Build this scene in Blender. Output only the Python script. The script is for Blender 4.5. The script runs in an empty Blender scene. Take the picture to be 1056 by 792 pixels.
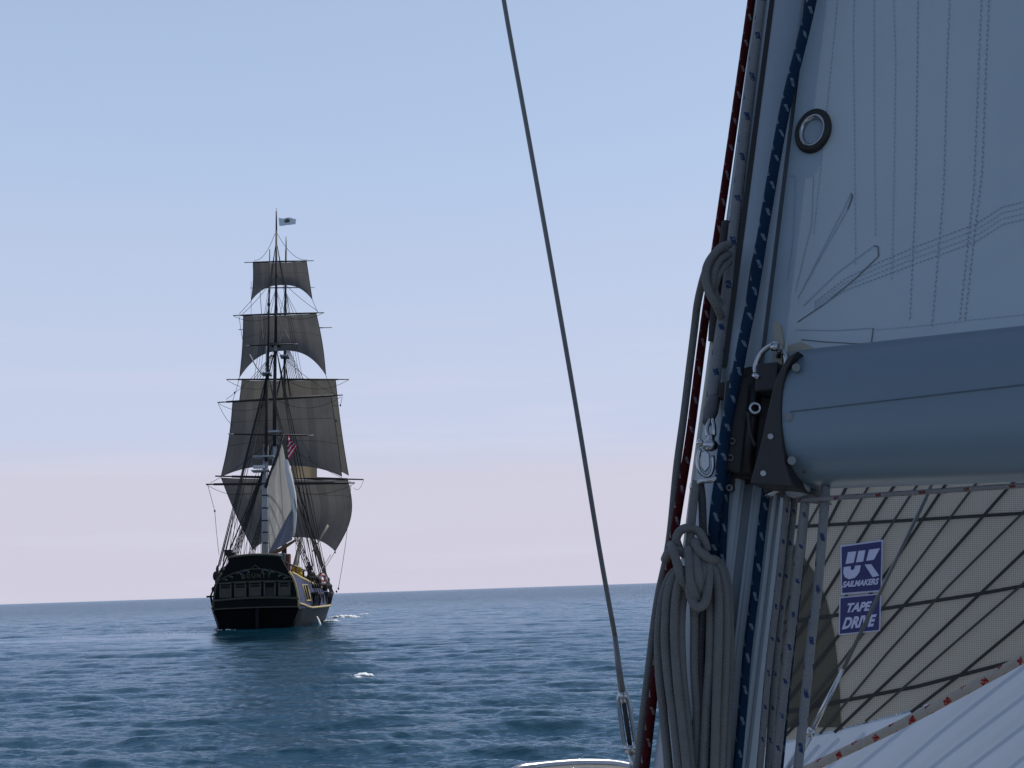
import bpy, bmesh, math, random
import numpy as np
from mathutils import Vector, Matrix
random.seed(7); rng = np.random.default_rng(7)
R = math.radians
SC = bpy.context.scene
COL = SC.collection

# ------------------------------------------------------------------ camera
W0, H0, F0 = 1056.0, 792.0, 1250.0
CAM_H = 2.4
PITCH, ROLL = R(9.52), R(1.87)
C = Vector((0, 0, CAM_H))
Fw = Vector((0, math.cos(PITCH), math.sin(PITCH)))
R0 = Vector((1, 0, 0)); U0 = Vector((0, -math.sin(PITCH), math.cos(PITCH)))
Rt = math.cos(ROLL) * R0 - math.sin(ROLL) * U0
Up = math.cos(ROLL) * U0 + math.sin(ROLL) * R0
cd = bpy.data.cameras.new('camera'); cam = bpy.data.objects.new('camera', cd); COL.objects.link(cam)
cd.sensor_width = 36; cd.lens = F0 / W0 * 36; cd.clip_start = 0.05; cd.clip_end = 20000
m = Matrix((Rt, Up, -Fw)).transposed().to_4x4(); m.translation = C
cam.matrix_world = m
SC.camera = cam

# ------------------------------------------------------------------ world, sun, exposure
SUN_EL, SUN_AZ = R(57), R(46)          # azimuth from +Y towards +X
wd = bpy.data.worlds.new("World"); SC.world = wd; wd.use_nodes = True
nt = wd.node_tree; nt.nodes.clear()
sky = nt.nodes.new('ShaderNodeTexSky'); sky.sky_type = 'NISHITA'; sky.sun_disc = False
sky.sun_elevation = SUN_EL; sky.sun_rotation = SUN_AZ
sky.altitude = 0; sky.air_density = 1.0; sky.dust_density = 1.3; sky.ozone_density = 2.0
bg = nt.nodes.new('ShaderNodeBackground'); bg.inputs['Strength'].default_value = 0.10
out = nt.nodes.new('ShaderNodeOutputWorld')
# thin high veil of haze: palest low over the sea on the sun's side, with a faint pink bank under 7 degrees
def wm(op, a, b=None, c=None):
    x = nt.nodes.new('ShaderNodeMath'); x.operation = op
    for i, q in enumerate((a, b, c)):
        if q is None: continue
        if hasattr(q, 'links'): nt.links.new(q, x.inputs[i])
        else: x.inputs[i].default_value = q
    return x.outputs[0]
def wramp(v, a, b, lo, hi):
    x = nt.nodes.new('ShaderNodeMapRange'); x.interpolation_type = 'SMOOTHSTEP'; nt.links.new(v, x.inputs[0])
    for i, q in enumerate((a, b, lo, hi)): x.inputs[i + 1].default_value = q
    return x.outputs[0]
def wmix(f, a, b):
    x = nt.nodes.new('ShaderNodeMix'); x.data_type = 'RGBA'
    for i, q in ((0, f), (6, a), (7, b)):
        if hasattr(q, 'links'): nt.links.new(q, x.inputs[i])
        elif i: x.inputs[i].default_value = (*q, 1)
        else: x.inputs[i].default_value = q
    return x.outputs[2]
wtc = nt.nodes.new('ShaderNodeTexCoord'); wsp = nt.nodes.new('ShaderNodeSeparateXYZ'); nt.links.new(wtc.outputs['Generated'], wsp.inputs[0])
wnz = nt.nodes.new('ShaderNodeTexNoise'); wnz.inputs['Scale'].default_value = 2.2; wnz.inputs['Detail'].default_value = 5
wmp = nt.nodes.new('ShaderNodeMapping'); wmp.inputs['Scale'].default_value = (1, 1, 9); nt.links.new(wtc.outputs['Generated'], wmp.inputs[0]); nt.links.new(wmp.outputs[0], wnz.inputs['Vector'])
elev = wm('ADD', wsp.outputs[2], wm('MULTIPLY', wm('SUBTRACT', wnz.outputs['Fac'], .5), .02))
sunside = wramp(wm('ADD', wm('MULTIPLY', wsp.outputs[0], -.25), wm('MULTIPLY', wsp.outputs[1], .97)), -.4, .75, .25, 1.0)
VEIL = 10.9
hz = wmix(wramp(elev, .10, .42, 0, 1), (.535 * VEIL, .585 * VEIL, .755 * VEIL), (.455 * VEIL, .580 * VEIL, .80 * VEIL))
bank = wmix(wramp(elev, .085, .132, 1, 0), hz, (.590 * VEIL, .575 * VEIL, .690 * VEIL))
wn2 = nt.nodes.new('ShaderNodeTexNoise'); wn2.inputs['Scale'].default_value = 3.5; wn2.inputs['Detail'].default_value = 6; wmp2 = nt.nodes.new('ShaderNodeMapping'); wmp2.inputs['Scale'].default_value = (1, 1, 14)
nt.links.new(wtc.outputs['Generated'], wmp2.inputs[0]); nt.links.new(wmp2.outputs[0], wn2.inputs['Vector'])
bank = wmix(wm('MULTIPLY', wm('MULTIPLY', wramp(wn2.outputs['Fac'], .50, .74, 0, 1), wramp(elev, .10, .30, 1, 0)), .28), bank, (.66 * VEIL, .66 * VEIL, .77 * VEIL))
veil_f = wm('MAXIMUM', wm('MULTIPLY', wramp(elev, .02, .9, .96, .35), sunside), wramp(elev, .0, .22, .97, 0))
nt.links.new(wmix(veil_f, sky.outputs[0], bank), bg.inputs[0]); nt.links.new(bg.outputs[0], out.inputs[0])
sd = bpy.data.lights.new('sun', 'SUN'); sd.energy = 3.0; sd.angle = R(0.53); sd.color = (1, .95, .87)
so = bpy.data.objects.new('sun', sd); COL.objects.link(so)
sdir = Vector((math.sin(SUN_AZ) * math.cos(SUN_EL), math.cos(SUN_AZ) * math.cos(SUN_EL), math.sin(SUN_EL)))
so.rotation_euler = sdir.to_track_quat('Z', 'Y').to_euler(); so.location = (0, 0, 60)
SC.view_settings.view_transform = 'Standard'; SC.view_settings.look = 'None'
SC.view_settings.exposure = 0.0; SC.view_settings.gamma = 1.0
SC.render.resolution_x = 1024; SC.render.resolution_y = 768

# ------------------------------------------------------------------ pixel <-> world helpers (used to lay objects out in 3D)
def ray(px, py):
    return Fw + Rt * ((px - W0 / 2) / F0) + Up * ((H0 / 2 - py) / F0)
def P(px, py, d): return C + ray(px, py) * d
def hit(px, py, p0, n):
    d = ray(px, py); return C + d * ((p0 - C).dot(n) / d.dot(n))

# ------------------------------------------------------------------ mesh builder
def catmull(pts, sub):
    if sub <= 1 or len(pts) < 3: return [Vector(p) for p in pts]
    P_ = [Vector(p) for p in pts]; o = []
    for i in range(len(P_) - 1):
        a = P_[i - 1] if i else P_[0] * 2 - P_[1]
        b, c = P_[i], P_[i + 1]
        d = P_[i + 2] if i + 2 < len(P_) else P_[-1] * 2 - P_[-2]
        for k in range(sub):
            t = k / sub
            o.append(.5 * ((2 * b) + (c - a) * t + (2 * a - 5 * b + 4 * c - d) * t * t + (3 * b - a - 3 * c + d) * t ** 3))
    o.append(P_[-1]); return o

class MB:
    def __init__(s): s.v = []; s.f = []; s.uv = []; s.smooth = []
    def face(s, idx, uv=None, sm=False):
        s.f.append(tuple(idx)); s.uv.append(uv if uv else [(0, 0)] * len(idx)); s.smooth.append(sm)
    def tube(s, pts, r, n=8, sub=1, cap=True, flat=None):
        pts = catmull(pts, sub); m_ = len(pts)
        if m_ < 2: return s
        rs = r if isinstance(r, (list, tuple)) else [r, r]
        seg = [0]
        for i in range(1, m_): seg.append(seg[-1] + (pts[i] - pts[i - 1]).length)
        L = seg[-1] or 1
        nrm = None; base = len(s.v)
        for i in range(m_):
            t = (pts[min(i + 1, m_ - 1)] - pts[max(i - 1, 0)]).normalized()
            if nrm is None:
                nrm = t.cross(Vector((0.123, .3, 1)) if abs(t.z) < .9 else Vector((1, .1, .2))).normalized()
            nrm = (nrm - t * nrm.dot(t)).normalized(); b = t.cross(nrm)
            q = seg[i] / L * (len(rs) - 1); k = min(int(q), len(rs) - 2)
            rr = rs[k] + (rs[k + 1] - rs[k]) * (q - k)
            for j in range(n):
                a = 2 * math.pi * j / n
                s.v.append(pts[i] + nrm * (math.cos(a) * rr) + b * (math.sin(a) * rr))
        for i in range(m_ - 1):
            for j in range(n):
                a, b_ = base + i * n + j, base + i * n + (j + 1) % n
                s.face((a, b_, b_ + n, a + n), [(j / n, seg[i]), ((j + 1) / n, seg[i]), ((j + 1) / n, seg[i + 1]), (j / n, seg[i + 1])], True)
        if cap:
            s.face(tuple(base + j for j in reversed(range(n)))); s.face(tuple(base + (m_ - 1) * n + j for j in range(n)))
        return s
    def grid(s, rows, uv=None, sm=True, close=False):
        base = len(s.v); nr = len(rows); nc = len(rows[0])
        for r in rows: s.v.extend(Vector(p) for p in r)
        for i in range(nr - 1):
            for j in range(nc - (0 if close else 1)):
                j2 = (j + 1) % nc
                idx = (base + i * nc + j, base + i * nc + j2, base + (i + 1) * nc + j2, base + (i + 1) * nc + j)
                if uv: u = [uv(i, j), uv(i, j + 1), uv(i + 1, j + 1), uv(i + 1, j)]
                else: u = [(j / (nc - 1), i / (nr - 1)), ((j + 1) / (nc - 1), i / (nr - 1)), ((j + 1) / (nc - 1), (i + 1) / (nr - 1)), (j / (nc - 1), (i + 1) / (nr - 1))]
                s.face(idx, u, sm)
        return s
    def prism(s, poly, off):                      # poly: world points, off: extrusion vector
        b = len(s.v); n = len(poly)
        s.v.extend(Vector(p) for p in poly); s.v.extend(Vector(p) + off for p in poly)
        s.face(range(b, b + n)); s.face(tuple(reversed(range(b + n, b + 2 * n))))
        for i in range(n):
            j = (i + 1) % n; s.face((b + i, b + n + i, b + n + j, b + j))
        return s
    def box(s, c, x, y, z):                        # centre + three half-axis vectors
        c = Vector(c); s.prism([c - x - y - z, c + x - y - z, c + x + y - z, c - x + y - z], z * 2); return s
    def ring(s, c, ax, ay, rad, r, n=28, k=8):     # torus: rad along ax, ay (unit vectors, maybe scaled)
        rows = []
        az = ax.cross(ay).normalized()
        for i in range(n + 1):
            a = 2 * math.pi * i / n; d = ax * math.cos(a) + ay * math.sin(a)
            dn = d.normalized()
            rows.append([c + d * rad + dn * (r * math.cos(2 * math.pi * j / k)) + az * (r * math.sin(2 * math.pi * j / k)) for j in range(k)])
        s.grid(rows, uv=lambda i, j: (j / k, i / n), close=True); return s
    def disc(s, c, ax, ay, n=20):
        b = len(s.v); s.v.extend(c + ax * math.cos(2 * math.pi * i / n) + ay * math.sin(2 * math.pi * i / n) for i in range(n))
        s.face(range(b, b + n)); return s
    def blob(s, c, rx, ry, rz, n=7, k=10, ax=None):
        X, Y, Z = ax or (Vector((1, 0, 0)), Vector((0, 1, 0)), Vector((0, 0, 1)))
        rows = []
        for i in range(n + 1):
            th = math.pi * (i / n)
            th = min(max(th, .03), math.pi - .03)
            rows.append([c + X * (rx * math.sin(th) * math.cos(2 * math.pi * j / k)) + Y * (ry * math.sin(th) * math.sin(2 * math.pi * j / k)) + Z * (rz * math.cos(th)) for j in range(k)])
        s.grid(rows, uv=lambda i, j: (j / k, i / n), close=True); return s
    def build(s, name, mat, parent=None, loc=None, recalc=True, bevel=0):
        me = bpy.data.meshes.new(name)
        o = bpy.data.objects.new(name, me); COL.objects.link(o)
        org = Vector((0, 0, 0))
        if parent is not None:
            o.parent = parent; q = parent
            while q is not None: org += q.location; q = q.parent
        elif s.v:
            org = sum(s.v, Vector()) / len(s.v) if loc is None else Vector(loc)
            o.location = org
        if parent is not None and s.v:               # put the part's own origin at its centre
            ctr = sum(s.v, Vector()) / len(s.v); o.location = ctr - org; org = ctr
        me.from_pydata([tuple(v - org) for v in s.v], [], s.f)
        uvl = me.uv_layers.new(name='UVMap'); k = 0
        flat = []
        for u in s.uv:
            for t in u: flat.extend(t)
        uvl.data.foreach_set('uv', flat)
        me.polygons.foreach_set('use_smooth', s.smooth)
        if recalc:
            bm = bmesh.new(); bm.from_mesh(me); bmesh.ops.recalc_face_normals(bm, faces=bm.faces); bm.to_mesh(me); bm.free()
        if mat: me.materials.append(mat)
        if bevel:
            b = o.modifiers.new('bevel', 'BEVEL'); b.width = bevel; b.segments = 2; b.limit_method = 'ANGLE'
        return o

def tag(o, label=None, cat=None, group=None, kind=None):
    if label: o['label'] = label
    if cat: o['category'] = cat
    if group: o['group'] = group
    if kind: o['kind'] = kind
    return o
def empty(name, loc, label, cat, group=None):
    o = bpy.data.objects.new(name, None); COL.objects.link(o); o.location = loc; o.empty_display_size = .1
    return tag(o, label, cat, group)

# ------------------------------------------------------------------ materials
MAT = {}
def newmat(name):
    mt = bpy.data.materials.new(name); mt.use_nodes = True
    n = mt.node_tree; b = n.nodes['Principled BSDF']; MAT[name] = mt
    return mt, n, b
def N(n, typ, **kw):
    x = n.nodes.new(typ)
    for k, v in kw.items():
        if k in ('operation', 'blend_type', 'data_type', 'wave_type', 'bands_direction', 'noise_dimensions', 'feature', 'distance'): setattr(x, k, v)
        else: x.inputs[k].default_value = v
    return x
def math_(n, op, a, b=None, c=None):
    x = n.nodes.new('ShaderNodeMath'); x.operation = op
    for i, q in enumerate((a, b, c)):
        if q is None: continue
        if hasattr(q, 'is_linked') or hasattr(q, 'links'): n.links.new(q, x.inputs[i])
        else: x.inputs[i].default_value = q
    return x.outputs[0]
def mixc(n, fac, a, b):
    x = n.nodes.new('ShaderNodeMix'); x.data_type = 'RGBA'
    for s_, q in ((0, fac), (6, a), (7, b)):
        if hasattr(q, 'links'): n.links.new(q, x.inputs[s_])
        elif s_ == 0: x.inputs[0].default_value = q
        else: x.inputs[s_].default_value = (*q[:3], 1)
    return x.outputs[2]
def simple(name, col, rough=.6, metal=0, var=.25, scale=20, bump=.0, bscale=60, spec=None, dirt=None):
    mt, n, b = newmat(name)
    tc = n.nodes.new('ShaderNodeTexCoord')
    nz = N(n, 'ShaderNodeTexNoise', Scale=scale, Detail=5.0, Roughness=.65); n.links.new(tc.outputs['Object'], nz.inputs['Vector'])
    c2 = tuple(max(0, x * (1 - var)) for x in col); c1 = tuple(min(1, x * (1 + var)) for x in col)
    cr = mixc(n, nz.outputs['Fac'], c2, c1)
    if dirt:
        nz3 = N(n, 'ShaderNodeTexNoise', Scale=scale * .35, Detail=6.0, Roughness=.7); n.links.new(tc.outputs['Object'], nz3.inputs['Vector'])
        f = math_(n, 'MULTIPLY', math_(n, 'GREATER_THAN', nz3.outputs['Fac'], .58), .55)
        cr = mixc(n, f, cr, dirt)
    n.links.new(cr, b.inputs['Base Color'])
    rr = math_(n, 'MULTIPLY_ADD', nz.outputs['Fac'], .25, max(0, rough - .12)); n.links.new(rr, b.inputs['Roughness'])
    b.inputs['Metallic'].default_value = metal
    if spec is not None: b.inputs['Specular IOR Level'].default_value = spec
    if bump:
        nb = N(n, 'ShaderNodeTexNoise', Scale=bscale, Detail=3.0); n.links.new(tc.outputs['Object'], nb.inputs['Vector'])
        bp = N(n, 'ShaderNodeBump', Strength=bump, Distance=.01); n.links.new(nb.outputs['Fac'], bp.inputs['Height']); n.links.new(bp.outputs[0], b.inputs['Normal'])
    return mt
def rope(name, col, fleck=None, period=.05, duty=.45, width=.3, var=.18):
    mt, n, b = newmat(name)
    uv = n.nodes.new('ShaderNodeUVMap'); sp = n.nodes.new('ShaderNodeSeparateXYZ'); n.links.new(uv.outputs[0], sp.inputs[0])
    u, v = sp.outputs[0], sp.outputs[1]
    tc = n.nodes.new('ShaderNodeTexCoord'); nz = N(n, 'ShaderNodeTexNoise', Scale=45.0, Detail=5.0); n.links.new(tc.outputs['Object'], nz.inputs['Vector'])
    c = mixc(n, nz.outputs['Fac'], tuple(x * (1 - var) for x in col), tuple(min(1, x * (1 + var)) for x in col))
    if fleck:
        w = math_(n, 'MULTIPLY', math_(n, 'SUBTRACT', nz.outputs['Fac'], .5), .25)
        q = math_(n, 'ADD', math_(n, 'DIVIDE', v, period), w)
        h = math_(n, 'LESS_THAN', math_(n, 'FRACT', math_(n, 'ADD', math_(n, 'MULTIPLY', u, 2.0), math_(n, 'MULTIPLY', q, 1.0))), width)
        d = math_(n, 'LESS_THAN', math_(n, 'FRACT', math_(n, 'MULTIPLY', q, 2.0)), duty)
        nf = N(n, 'ShaderNodeTexNoise', Scale=230.0, Detail=1.0); n.links.new(tc.outputs['Object'], nf.inputs['Vector'])
        pick = n.nodes.new('ShaderNodeMapRange'); n.links.new(nf.outputs['Fac'], pick.inputs[0]); pick.inputs[1].default_value = .22; pick.inputs[2].default_value = .50
        c = mixc(n, math_(n, 'MULTIPLY', math_(n, 'MULTIPLY', h, d), pick.outputs[0]), c, fleck)
    n.links.new(c, b.inputs['Base Color']); b.inputs['Roughness'].default_value = .85; b.inputs['Specular IOR Level'].default_value = .12
    a1 = math_(n, 'SINE', math_(n, 'MULTIPLY', math_(n, 'ADD', math_(n, 'MULTIPLY', u, 4.0), math_(n, 'DIVIDE', v, .006)), 6.283))
    a2 = math_(n, 'SINE', math_(n, 'MULTIPLY', math_(n, 'SUBTRACT', math_(n, 'MULTIPLY', u, 4.0), math_(n, 'DIVIDE', v, .006)), 6.283))
    bp = N(n, 'ShaderNodeBump', Strength=.45, Distance=.0009); n.links.new(math_(n, 'MAXIMUM', a1, a2), bp.inputs['Height']); n.links.new(bp.outputs[0], b.inputs['Normal'])
    return mt
def cloth(name, col, trans=.25, panels=0, weave=0, var=.12, scale=4, stain=None):
    """diffuse + translucent sailcloth; panels = number of vertical cloths (UV), weave = threads per metre"""
    mt, n, b = newmat(name)
    o = n.nodes['Material Output']
    tc = n.nodes.new('ShaderNodeTexCoord')
    nz = N(n, 'ShaderNodeTexNoise', Scale=scale, Detail=6.0, Roughness=.6); n.links.new(tc.outputs['Object'], nz.inputs['Vector'])
    c = mixc(n, nz.outputs['Fac'], tuple(x * (1 - var) for x in col), tuple(min(1, x * (1 + var)) for x in col))
    if stain:
        nz2 = N(n, 'ShaderNodeTexNoise', Scale=scale * .6, Detail=7.0, Roughness=.7, Distortion=.6); n.links.new(tc.outputs['Object'], nz2.inputs['Vector'])
        ss = n.nodes.new('ShaderNodeMapRange'); n.links.new(nz2.outputs['Fac'], ss.inputs[0]); ss.inputs[1].default_value = .5; ss.inputs[2].default_value = .8
        c = mixc(n, math_(n, 'MULTIPLY', ss.outputs[0], .5), c, stain)
    uv = n.nodes.new('ShaderNodeUVMap'); sp = n.nodes.new('ShaderNodeSeparateXYZ'); n.links.new(uv.outputs[0], sp.inputs[0])
    if panels:
        e = math_(n, 'LESS_THAN', math_(n, 'FRACT', math_(n, 'MULTIPLY', sp.outputs[0], panels)), .09)
        pn = N(n, 'ShaderNodeTexNoise', Scale=1.0, Detail=0.0); pn.noise_dimensions = '1D'
        n.links.new(math_(n, 'MULTIPLY', math_(n, 'FLOOR', math_(n, 'MULTIPLY', sp.outputs[0], panels)), 7.31), pn.inputs['W'])
        c = mixc(n, math_(n, 'MULTIPLY', pn.outputs['Fac'], .65), c, tuple(x * .5 for x in col))
        c = mixc(n, math_(n, 'MULTIPLY', e, .22), c, tuple(x * .35 for x in col))
    if weave:
        t1 = math_(n, 'SINE', math_(n, 'MULTIPLY', sp.outputs[0], weave * 6.283)); t2 = math_(n, 'SINE', math_(n, 'MULTIPLY', sp.outputs[1], weave * 6.283))
        wv = math_(n, 'MAXIMUM', t1, t2)
        sm = n.nodes.new('ShaderNodeMapRange'); n.links.new(wv, sm.inputs[0]); sm.inputs[1].default_value = .35; sm.inputs[2].default_value = .95
        c = mixc(n, math_(n, 'MULTIPLY', sm.outputs[0], .55), c, tuple(x * .3 for x in col))
    df = n.nodes.new('ShaderNodeBsdfPrincipled'); n.links.new(c, df.inputs['Base Color']); df.inputs['Roughness'].default_value = .7; df.inputs['Specular IOR Level'].default_value = .25
    nb = N(n, 'ShaderNodeTexNoise', Scale=scale * 1.3, Detail=4.0); n.links.new(tc.outputs['Object'], nb.inputs['Vector'])
    bp = N(n, 'ShaderNodeBump', Strength=.25, Distance=.038); n.links.new(nb.outputs['Fac'], bp.inputs['Height']); n.links.new(bp.outputs[0], df.inputs['Normal'])
    tr = n.nodes.new('ShaderNodeBsdfTranslucent'); n.links.new(c, tr.inputs[0])
    mx = n.nodes.new('ShaderNodeMixShader'); mx.inputs[0].default_value = trans
    n.links.new(df.outputs[0], mx.inputs[1]); n.links.new(tr.outputs[0], mx.inputs[2]); n.links.new(mx.outputs[0], o.inputs[0])
    return mt

steel = simple('stainless_steel', (.42, .43, .45), .26, 1, .15, 30)
wire_m = simple('wire_rope_steel', (.16, .165, .17), .42, .75, .3, 80)
alu = simple('anodised_aluminium', (.24, .29, .34), .45, .25, .10, 6, bump=.03, bscale=200)
boom_m = simple('boom_aluminium', (.155, .215, .265), .42, .22, .08, 5, bump=.015, bscale=250)
black_m = simple('black_casting', (.018, .018, .020), .6, 0, .3, 40, bump=.04, bscale=300)
dark_m = simple('dark_fitting', (.012, .012, .014), .5, .2, .4, 40)
hood_m = simple('grey_splice', (.10, .10, .11), .85, 0, .3, 60, bump=.3)
cream_m = simple('cream_plate', (.26, .25, .21), .5, .2, .15, 30)
gel = simple('white_gelcoat', (.75, .75, .72), .35, 0, .05, 3)
rope_red = rope('red_rope', (.055, .006, .008), (.20, .17, .17), .050, .5, .22)
rope_grey = rope('grey_rope', (.15, .152, .152), None)
rope_dk = rope('dark_grey_rope', (.06, .06, .065), None)
rope_fleck = rope('white_rope_blue_fleck', (.19, .20, .215), (.02, .045, .11), .075, .35, .3)
rope_fleck2 = rope('white_rope_small_blue_fleck', (.19, .195, .20), (.03, .05, .12), .048, .3, .25)
rope_blue = rope('blue_rope_white_fleck', (.006, .024, .056), (.13, .17, .21), .045, .5, .22)
rope_rf = rope('white_rope_red_fleck', (.36, .33, .30), (.26, .02, .02), .085, .3, .45)
rope_rd = rope('dull_rope_red_fleck', (.20, .20, .20), (.14, .04, .04), .06, .25, .4)
black_cord = simple('black_cord', (.008, .008, .01), .7)
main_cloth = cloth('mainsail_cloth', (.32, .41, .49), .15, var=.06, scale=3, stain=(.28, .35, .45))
lam = cloth('laminate_cloth', (.345, .34, .32), .22, weave=200, var=.08, scale=5)
lam_shadow = cloth('mast_shadow_cloth', (.15, .14, .11), .20, weave=200, var=.08, scale=5)
foot_cloth = cloth('white_foot_cloth', (.44, .51, .63), .24, var=.04, scale=4)
tape_m = simple('black_tape', (.012, .013, .014), .5, 0, .3, 30)
seam_m = simple('seam_thread', (.20, .26, .32), .8, 0, .4, 60)
rub_m = simple('black_rubber', (.008, .008, .008), .5)
navy_m = simple('navy_vinyl', (.013, .015, .125), .4, 0, .06)
white_v = simple('white_vinyl', (.50, .52, .72), .5, 0, .05)
# ship materials
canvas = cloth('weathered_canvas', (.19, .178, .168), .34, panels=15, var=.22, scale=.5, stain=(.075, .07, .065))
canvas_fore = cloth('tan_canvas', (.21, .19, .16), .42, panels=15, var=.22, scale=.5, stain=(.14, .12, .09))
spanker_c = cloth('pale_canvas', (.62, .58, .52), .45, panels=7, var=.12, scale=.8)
white_c = cloth('white_canvas', (.8, .8, .8), .3, var=.05, scale=2)
spar_dark = simple('dark_spar_wood', (.022, .018, .016), .6, 0, .4, 2)
spar_white = simple('pale_painted_mast', (.36, .38, .42), .55, 0, .12, 2)
spar_brown = simple('brown_varnished_spar', (.13, .075, .04), .5, 0, .3, 2)
tar = simple('tarred_rigging', (.016, .015, .015), .8, 0, .3, 2)
manila = simple('manila_line', (.30, .27, .22), .8, 0, .2, 2)
hull_black = simple('black_hull_paint', (.012, .012, .013), .55, 0, .5, 1.2, bump=.3, bscale=3, dirt=(.02, .019, .018), spec=.15)
hull_blue = simple('blue_hull_band', (.060, .068, .13), .6, 0, .35, 1.5, bump=.2, bscale=4, spec=.15, dirt=(.03, .033, .06))
stern_m = simple('dark_stern_paint', (.008, .009, .010), .6, 0, .4, 1.5, spec=.15)
stern_black = simple('black_stern_underside', (.004, .004, .0045), .7, 0, .4, 1.5, spec=.05)
olive_m = simple('dull_olive_trim', (.060, .062, .045), .6, 0, .3, 3)
teal_m = simple('grey_green_carving', (.085, .11, .105), .6, 0, .3, 3)
gold_m = simple('dull_gold_letters', (.095, .08, .045), .5, 0, .25, 4)
yel_m = simple('yellow_ochre_trim', (.52, .40, .17), .5, 0, .2, 3)
yellow_c = simple('yellow_canvas', (.70, .46, .06), .7, 0, .15, 3)
glassd = simple('dark_glass', (.01, .012, .014), .15, 0, .2, 3)
deck_m = simple('weathered_deck', (.26, .22, .16), .7, 0, .2, 3)
foam_m = simple('sea_foam', (.85, .87, .88), .7, 0, .06, 8)

# ------------------------------------------------------------------ sea
def build_sea():
    az = np.concatenate([np.linspace(-180, -60, 25)[:-1], np.linspace(-60, -27, 56)[:-1], np.linspace(-27, 27, 600), np.linspace(27, 60, 56)[1:], np.linspace(60, 180, 25)[1:-1]])
    az = np.radians(az)
    rr = [0.0]; r = 1.2
    while r < 12000:
        rr.append(r); r *= (1.03 if r < 9 else 1.0030 if r < 70 else 1.0042 if r < 330 else 1.010 if r < 900 else 1.03)
    rr = np.array(rr); nr, na = len(rr), len(az)
    RR, AA = np.meshgrid(rr, az, indexing='ij')
    X = RR * np.sin(AA); Y = RR * np.cos(AA)
    Z = np.zeros_like(X)
    ship = (-18.6, 88.8)
    # calm slick of the wake, left of the stern
    calm = np.exp(-((X + 27) / 12.0) ** 2 - ((Y - 79 - (X + 24) * .10) / 6.0) ** 2)
    calm = np.maximum(calm, .7 * np.exp(-((X + 16) / 6) ** 2 - ((Y - 70) / 9.0) ** 2))
    dr = np.maximum(RR * np.where(RR < 70, .0030, .0042), .02)
    gust = .75 + .5 * (0.5 + .5 * np.sin(X * .035 + 1.3 * np.sin(Y * .021)) * np.sin(Y * .028 + X * .011 + 2))
    for i in range(110):
        lam_ = 0.16 * (10.0 / .16) ** ((i + rng.random()) / 110)
        k = 2 * math.pi / lam_
        th = rng.normal(0, .60 if lam_ < .5 else .38) + math.radians(12)
        slope = .038 if lam_ < .45 else .027 if lam_ < 2.2 else .026 * (2.2 / lam_) ** .8
        a = slope / k * 0.93
        kx, ky = k * math.sin(th), k * math.cos(th)
        fil = np.clip((lam_ / dr - 2.2) / 2.0, 0, 1)
        ph = kx * X + ky * Y + rng.random() * 6.283
        sn = np.sin(ph)
        damp = 1 - .9 * calm * (1.0 if lam_ < 4 else .4)
        Z += a * fil * damp * gust * (sn + .28 * (np.abs(sn) - .64) * -1.0 + .18 * np.cos(2 * ph))
    Z *= np.clip((RR - 1) / 4, 0, 1)
    # keep the water from climbing into the ship and the yacht
    co = np.stack([X, Y, Z], -1).reshape(-1, 3)
    i, j = np.meshgrid(np.arange(nr - 1), np.arange(na), indexing='ij')
    j2 = (j + 1) % na
    f = np.stack([i * na + j, (i + 1) * na + j, (i + 1) * na + j2, i * na + j2], -1).reshape(-1, 4)[:, ::-1]
    me = bpy.data.meshes.new('sea'); me.vertices.add(len(co)); me.vertices.foreach_set('co', co.astype(np.float32).ravel())
    me.loops.add(f.size); me.loops.foreach_set('vertex_index', f.astype(np.int32).ravel())
    me.polygons.add(len(f)); me.polygons.foreach_set('loop_start', np.arange(0, f.size, 4, dtype=np.int32))
    me.update(calc_edges=True); me.polygons.foreach_set('use_smooth', np.ones(len(f), dtype=bool))
    at = me.attributes.new('calm', 'FLOAT', 'POINT'); at.data.foreach_set('value', calm.astype(np.float32).ravel())
    at = me.attributes.new('far', 'FLOAT', 'POINT'); at.data.foreach_set('value', np.clip((RR - 60) / 240, 0, 1).astype(np.float32).ravel())
    o = bpy.data.objects.new('sea', me); COL.objects.link(o); o['kind'] = 'structure'
    mt, n, b = newmat('sea_water')
    tc = n.nodes.new('ShaderNodeTexCoord')
    mp = n.nodes.new('ShaderNodeMapping'); mp.inputs['Scale'].default_value = (.6, 1.1, 1); n.links.new(tc.outputs['Object'], mp.inputs[0])
    n1 = N(n, 'ShaderNodeTexNoise', Scale=2.2, Detail=8.0, Roughness=.68, Distortion=.4); n.links.new(mp.outputs[0], n1.inputs['Vector'])
    n2 = N(n, 'ShaderNodeTexNoise', Scale=9.0, Detail=4.0, Roughness=.6, Distortion=.5); n.links.new(mp.outputs[0], n2.inputs['Vector'])
    at = n.nodes.new('ShaderNodeAttribute'); at.attribute_name = 'calm'
    hgt = math_(n, 'ADD', n1.outputs['Fac'], math_(n, 'MULTIPLY', n2.outputs['Fac'], .14))
    n3 = N(n, 'ShaderNodeTexNoise', Scale=.55, Detail=4.0, Roughness=.6); n.links.new(mp.outputs[0], n3.inputs['Vector'])
    af = n.nodes.new('ShaderNodeAttribute'); af.attribute_name = 'far'
    hgt = math_(n, 'ADD', hgt, math_(n, 'MULTIPLY', math_(n, 'MULTIPLY', n3.outputs['Fac'], af.outputs['Fac']), 11.0))
    st = math_(n, 'MULTIPLY_ADD', at.outputs['Fac'], -.9, 1.0)
    bp = N(n, 'ShaderNodeBump', Distance=.05); n.links.new(st, bp.inputs['Strength']); n.links.new(hgt, bp.inputs['Height'])
    df = n.nodes.new('ShaderNodeBsdfDiffuse'); df.inputs['Color'].default_value = (.004, .034, .055, 1); n.links.new(bp.outputs[0], df.inputs['Normal'])
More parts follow.
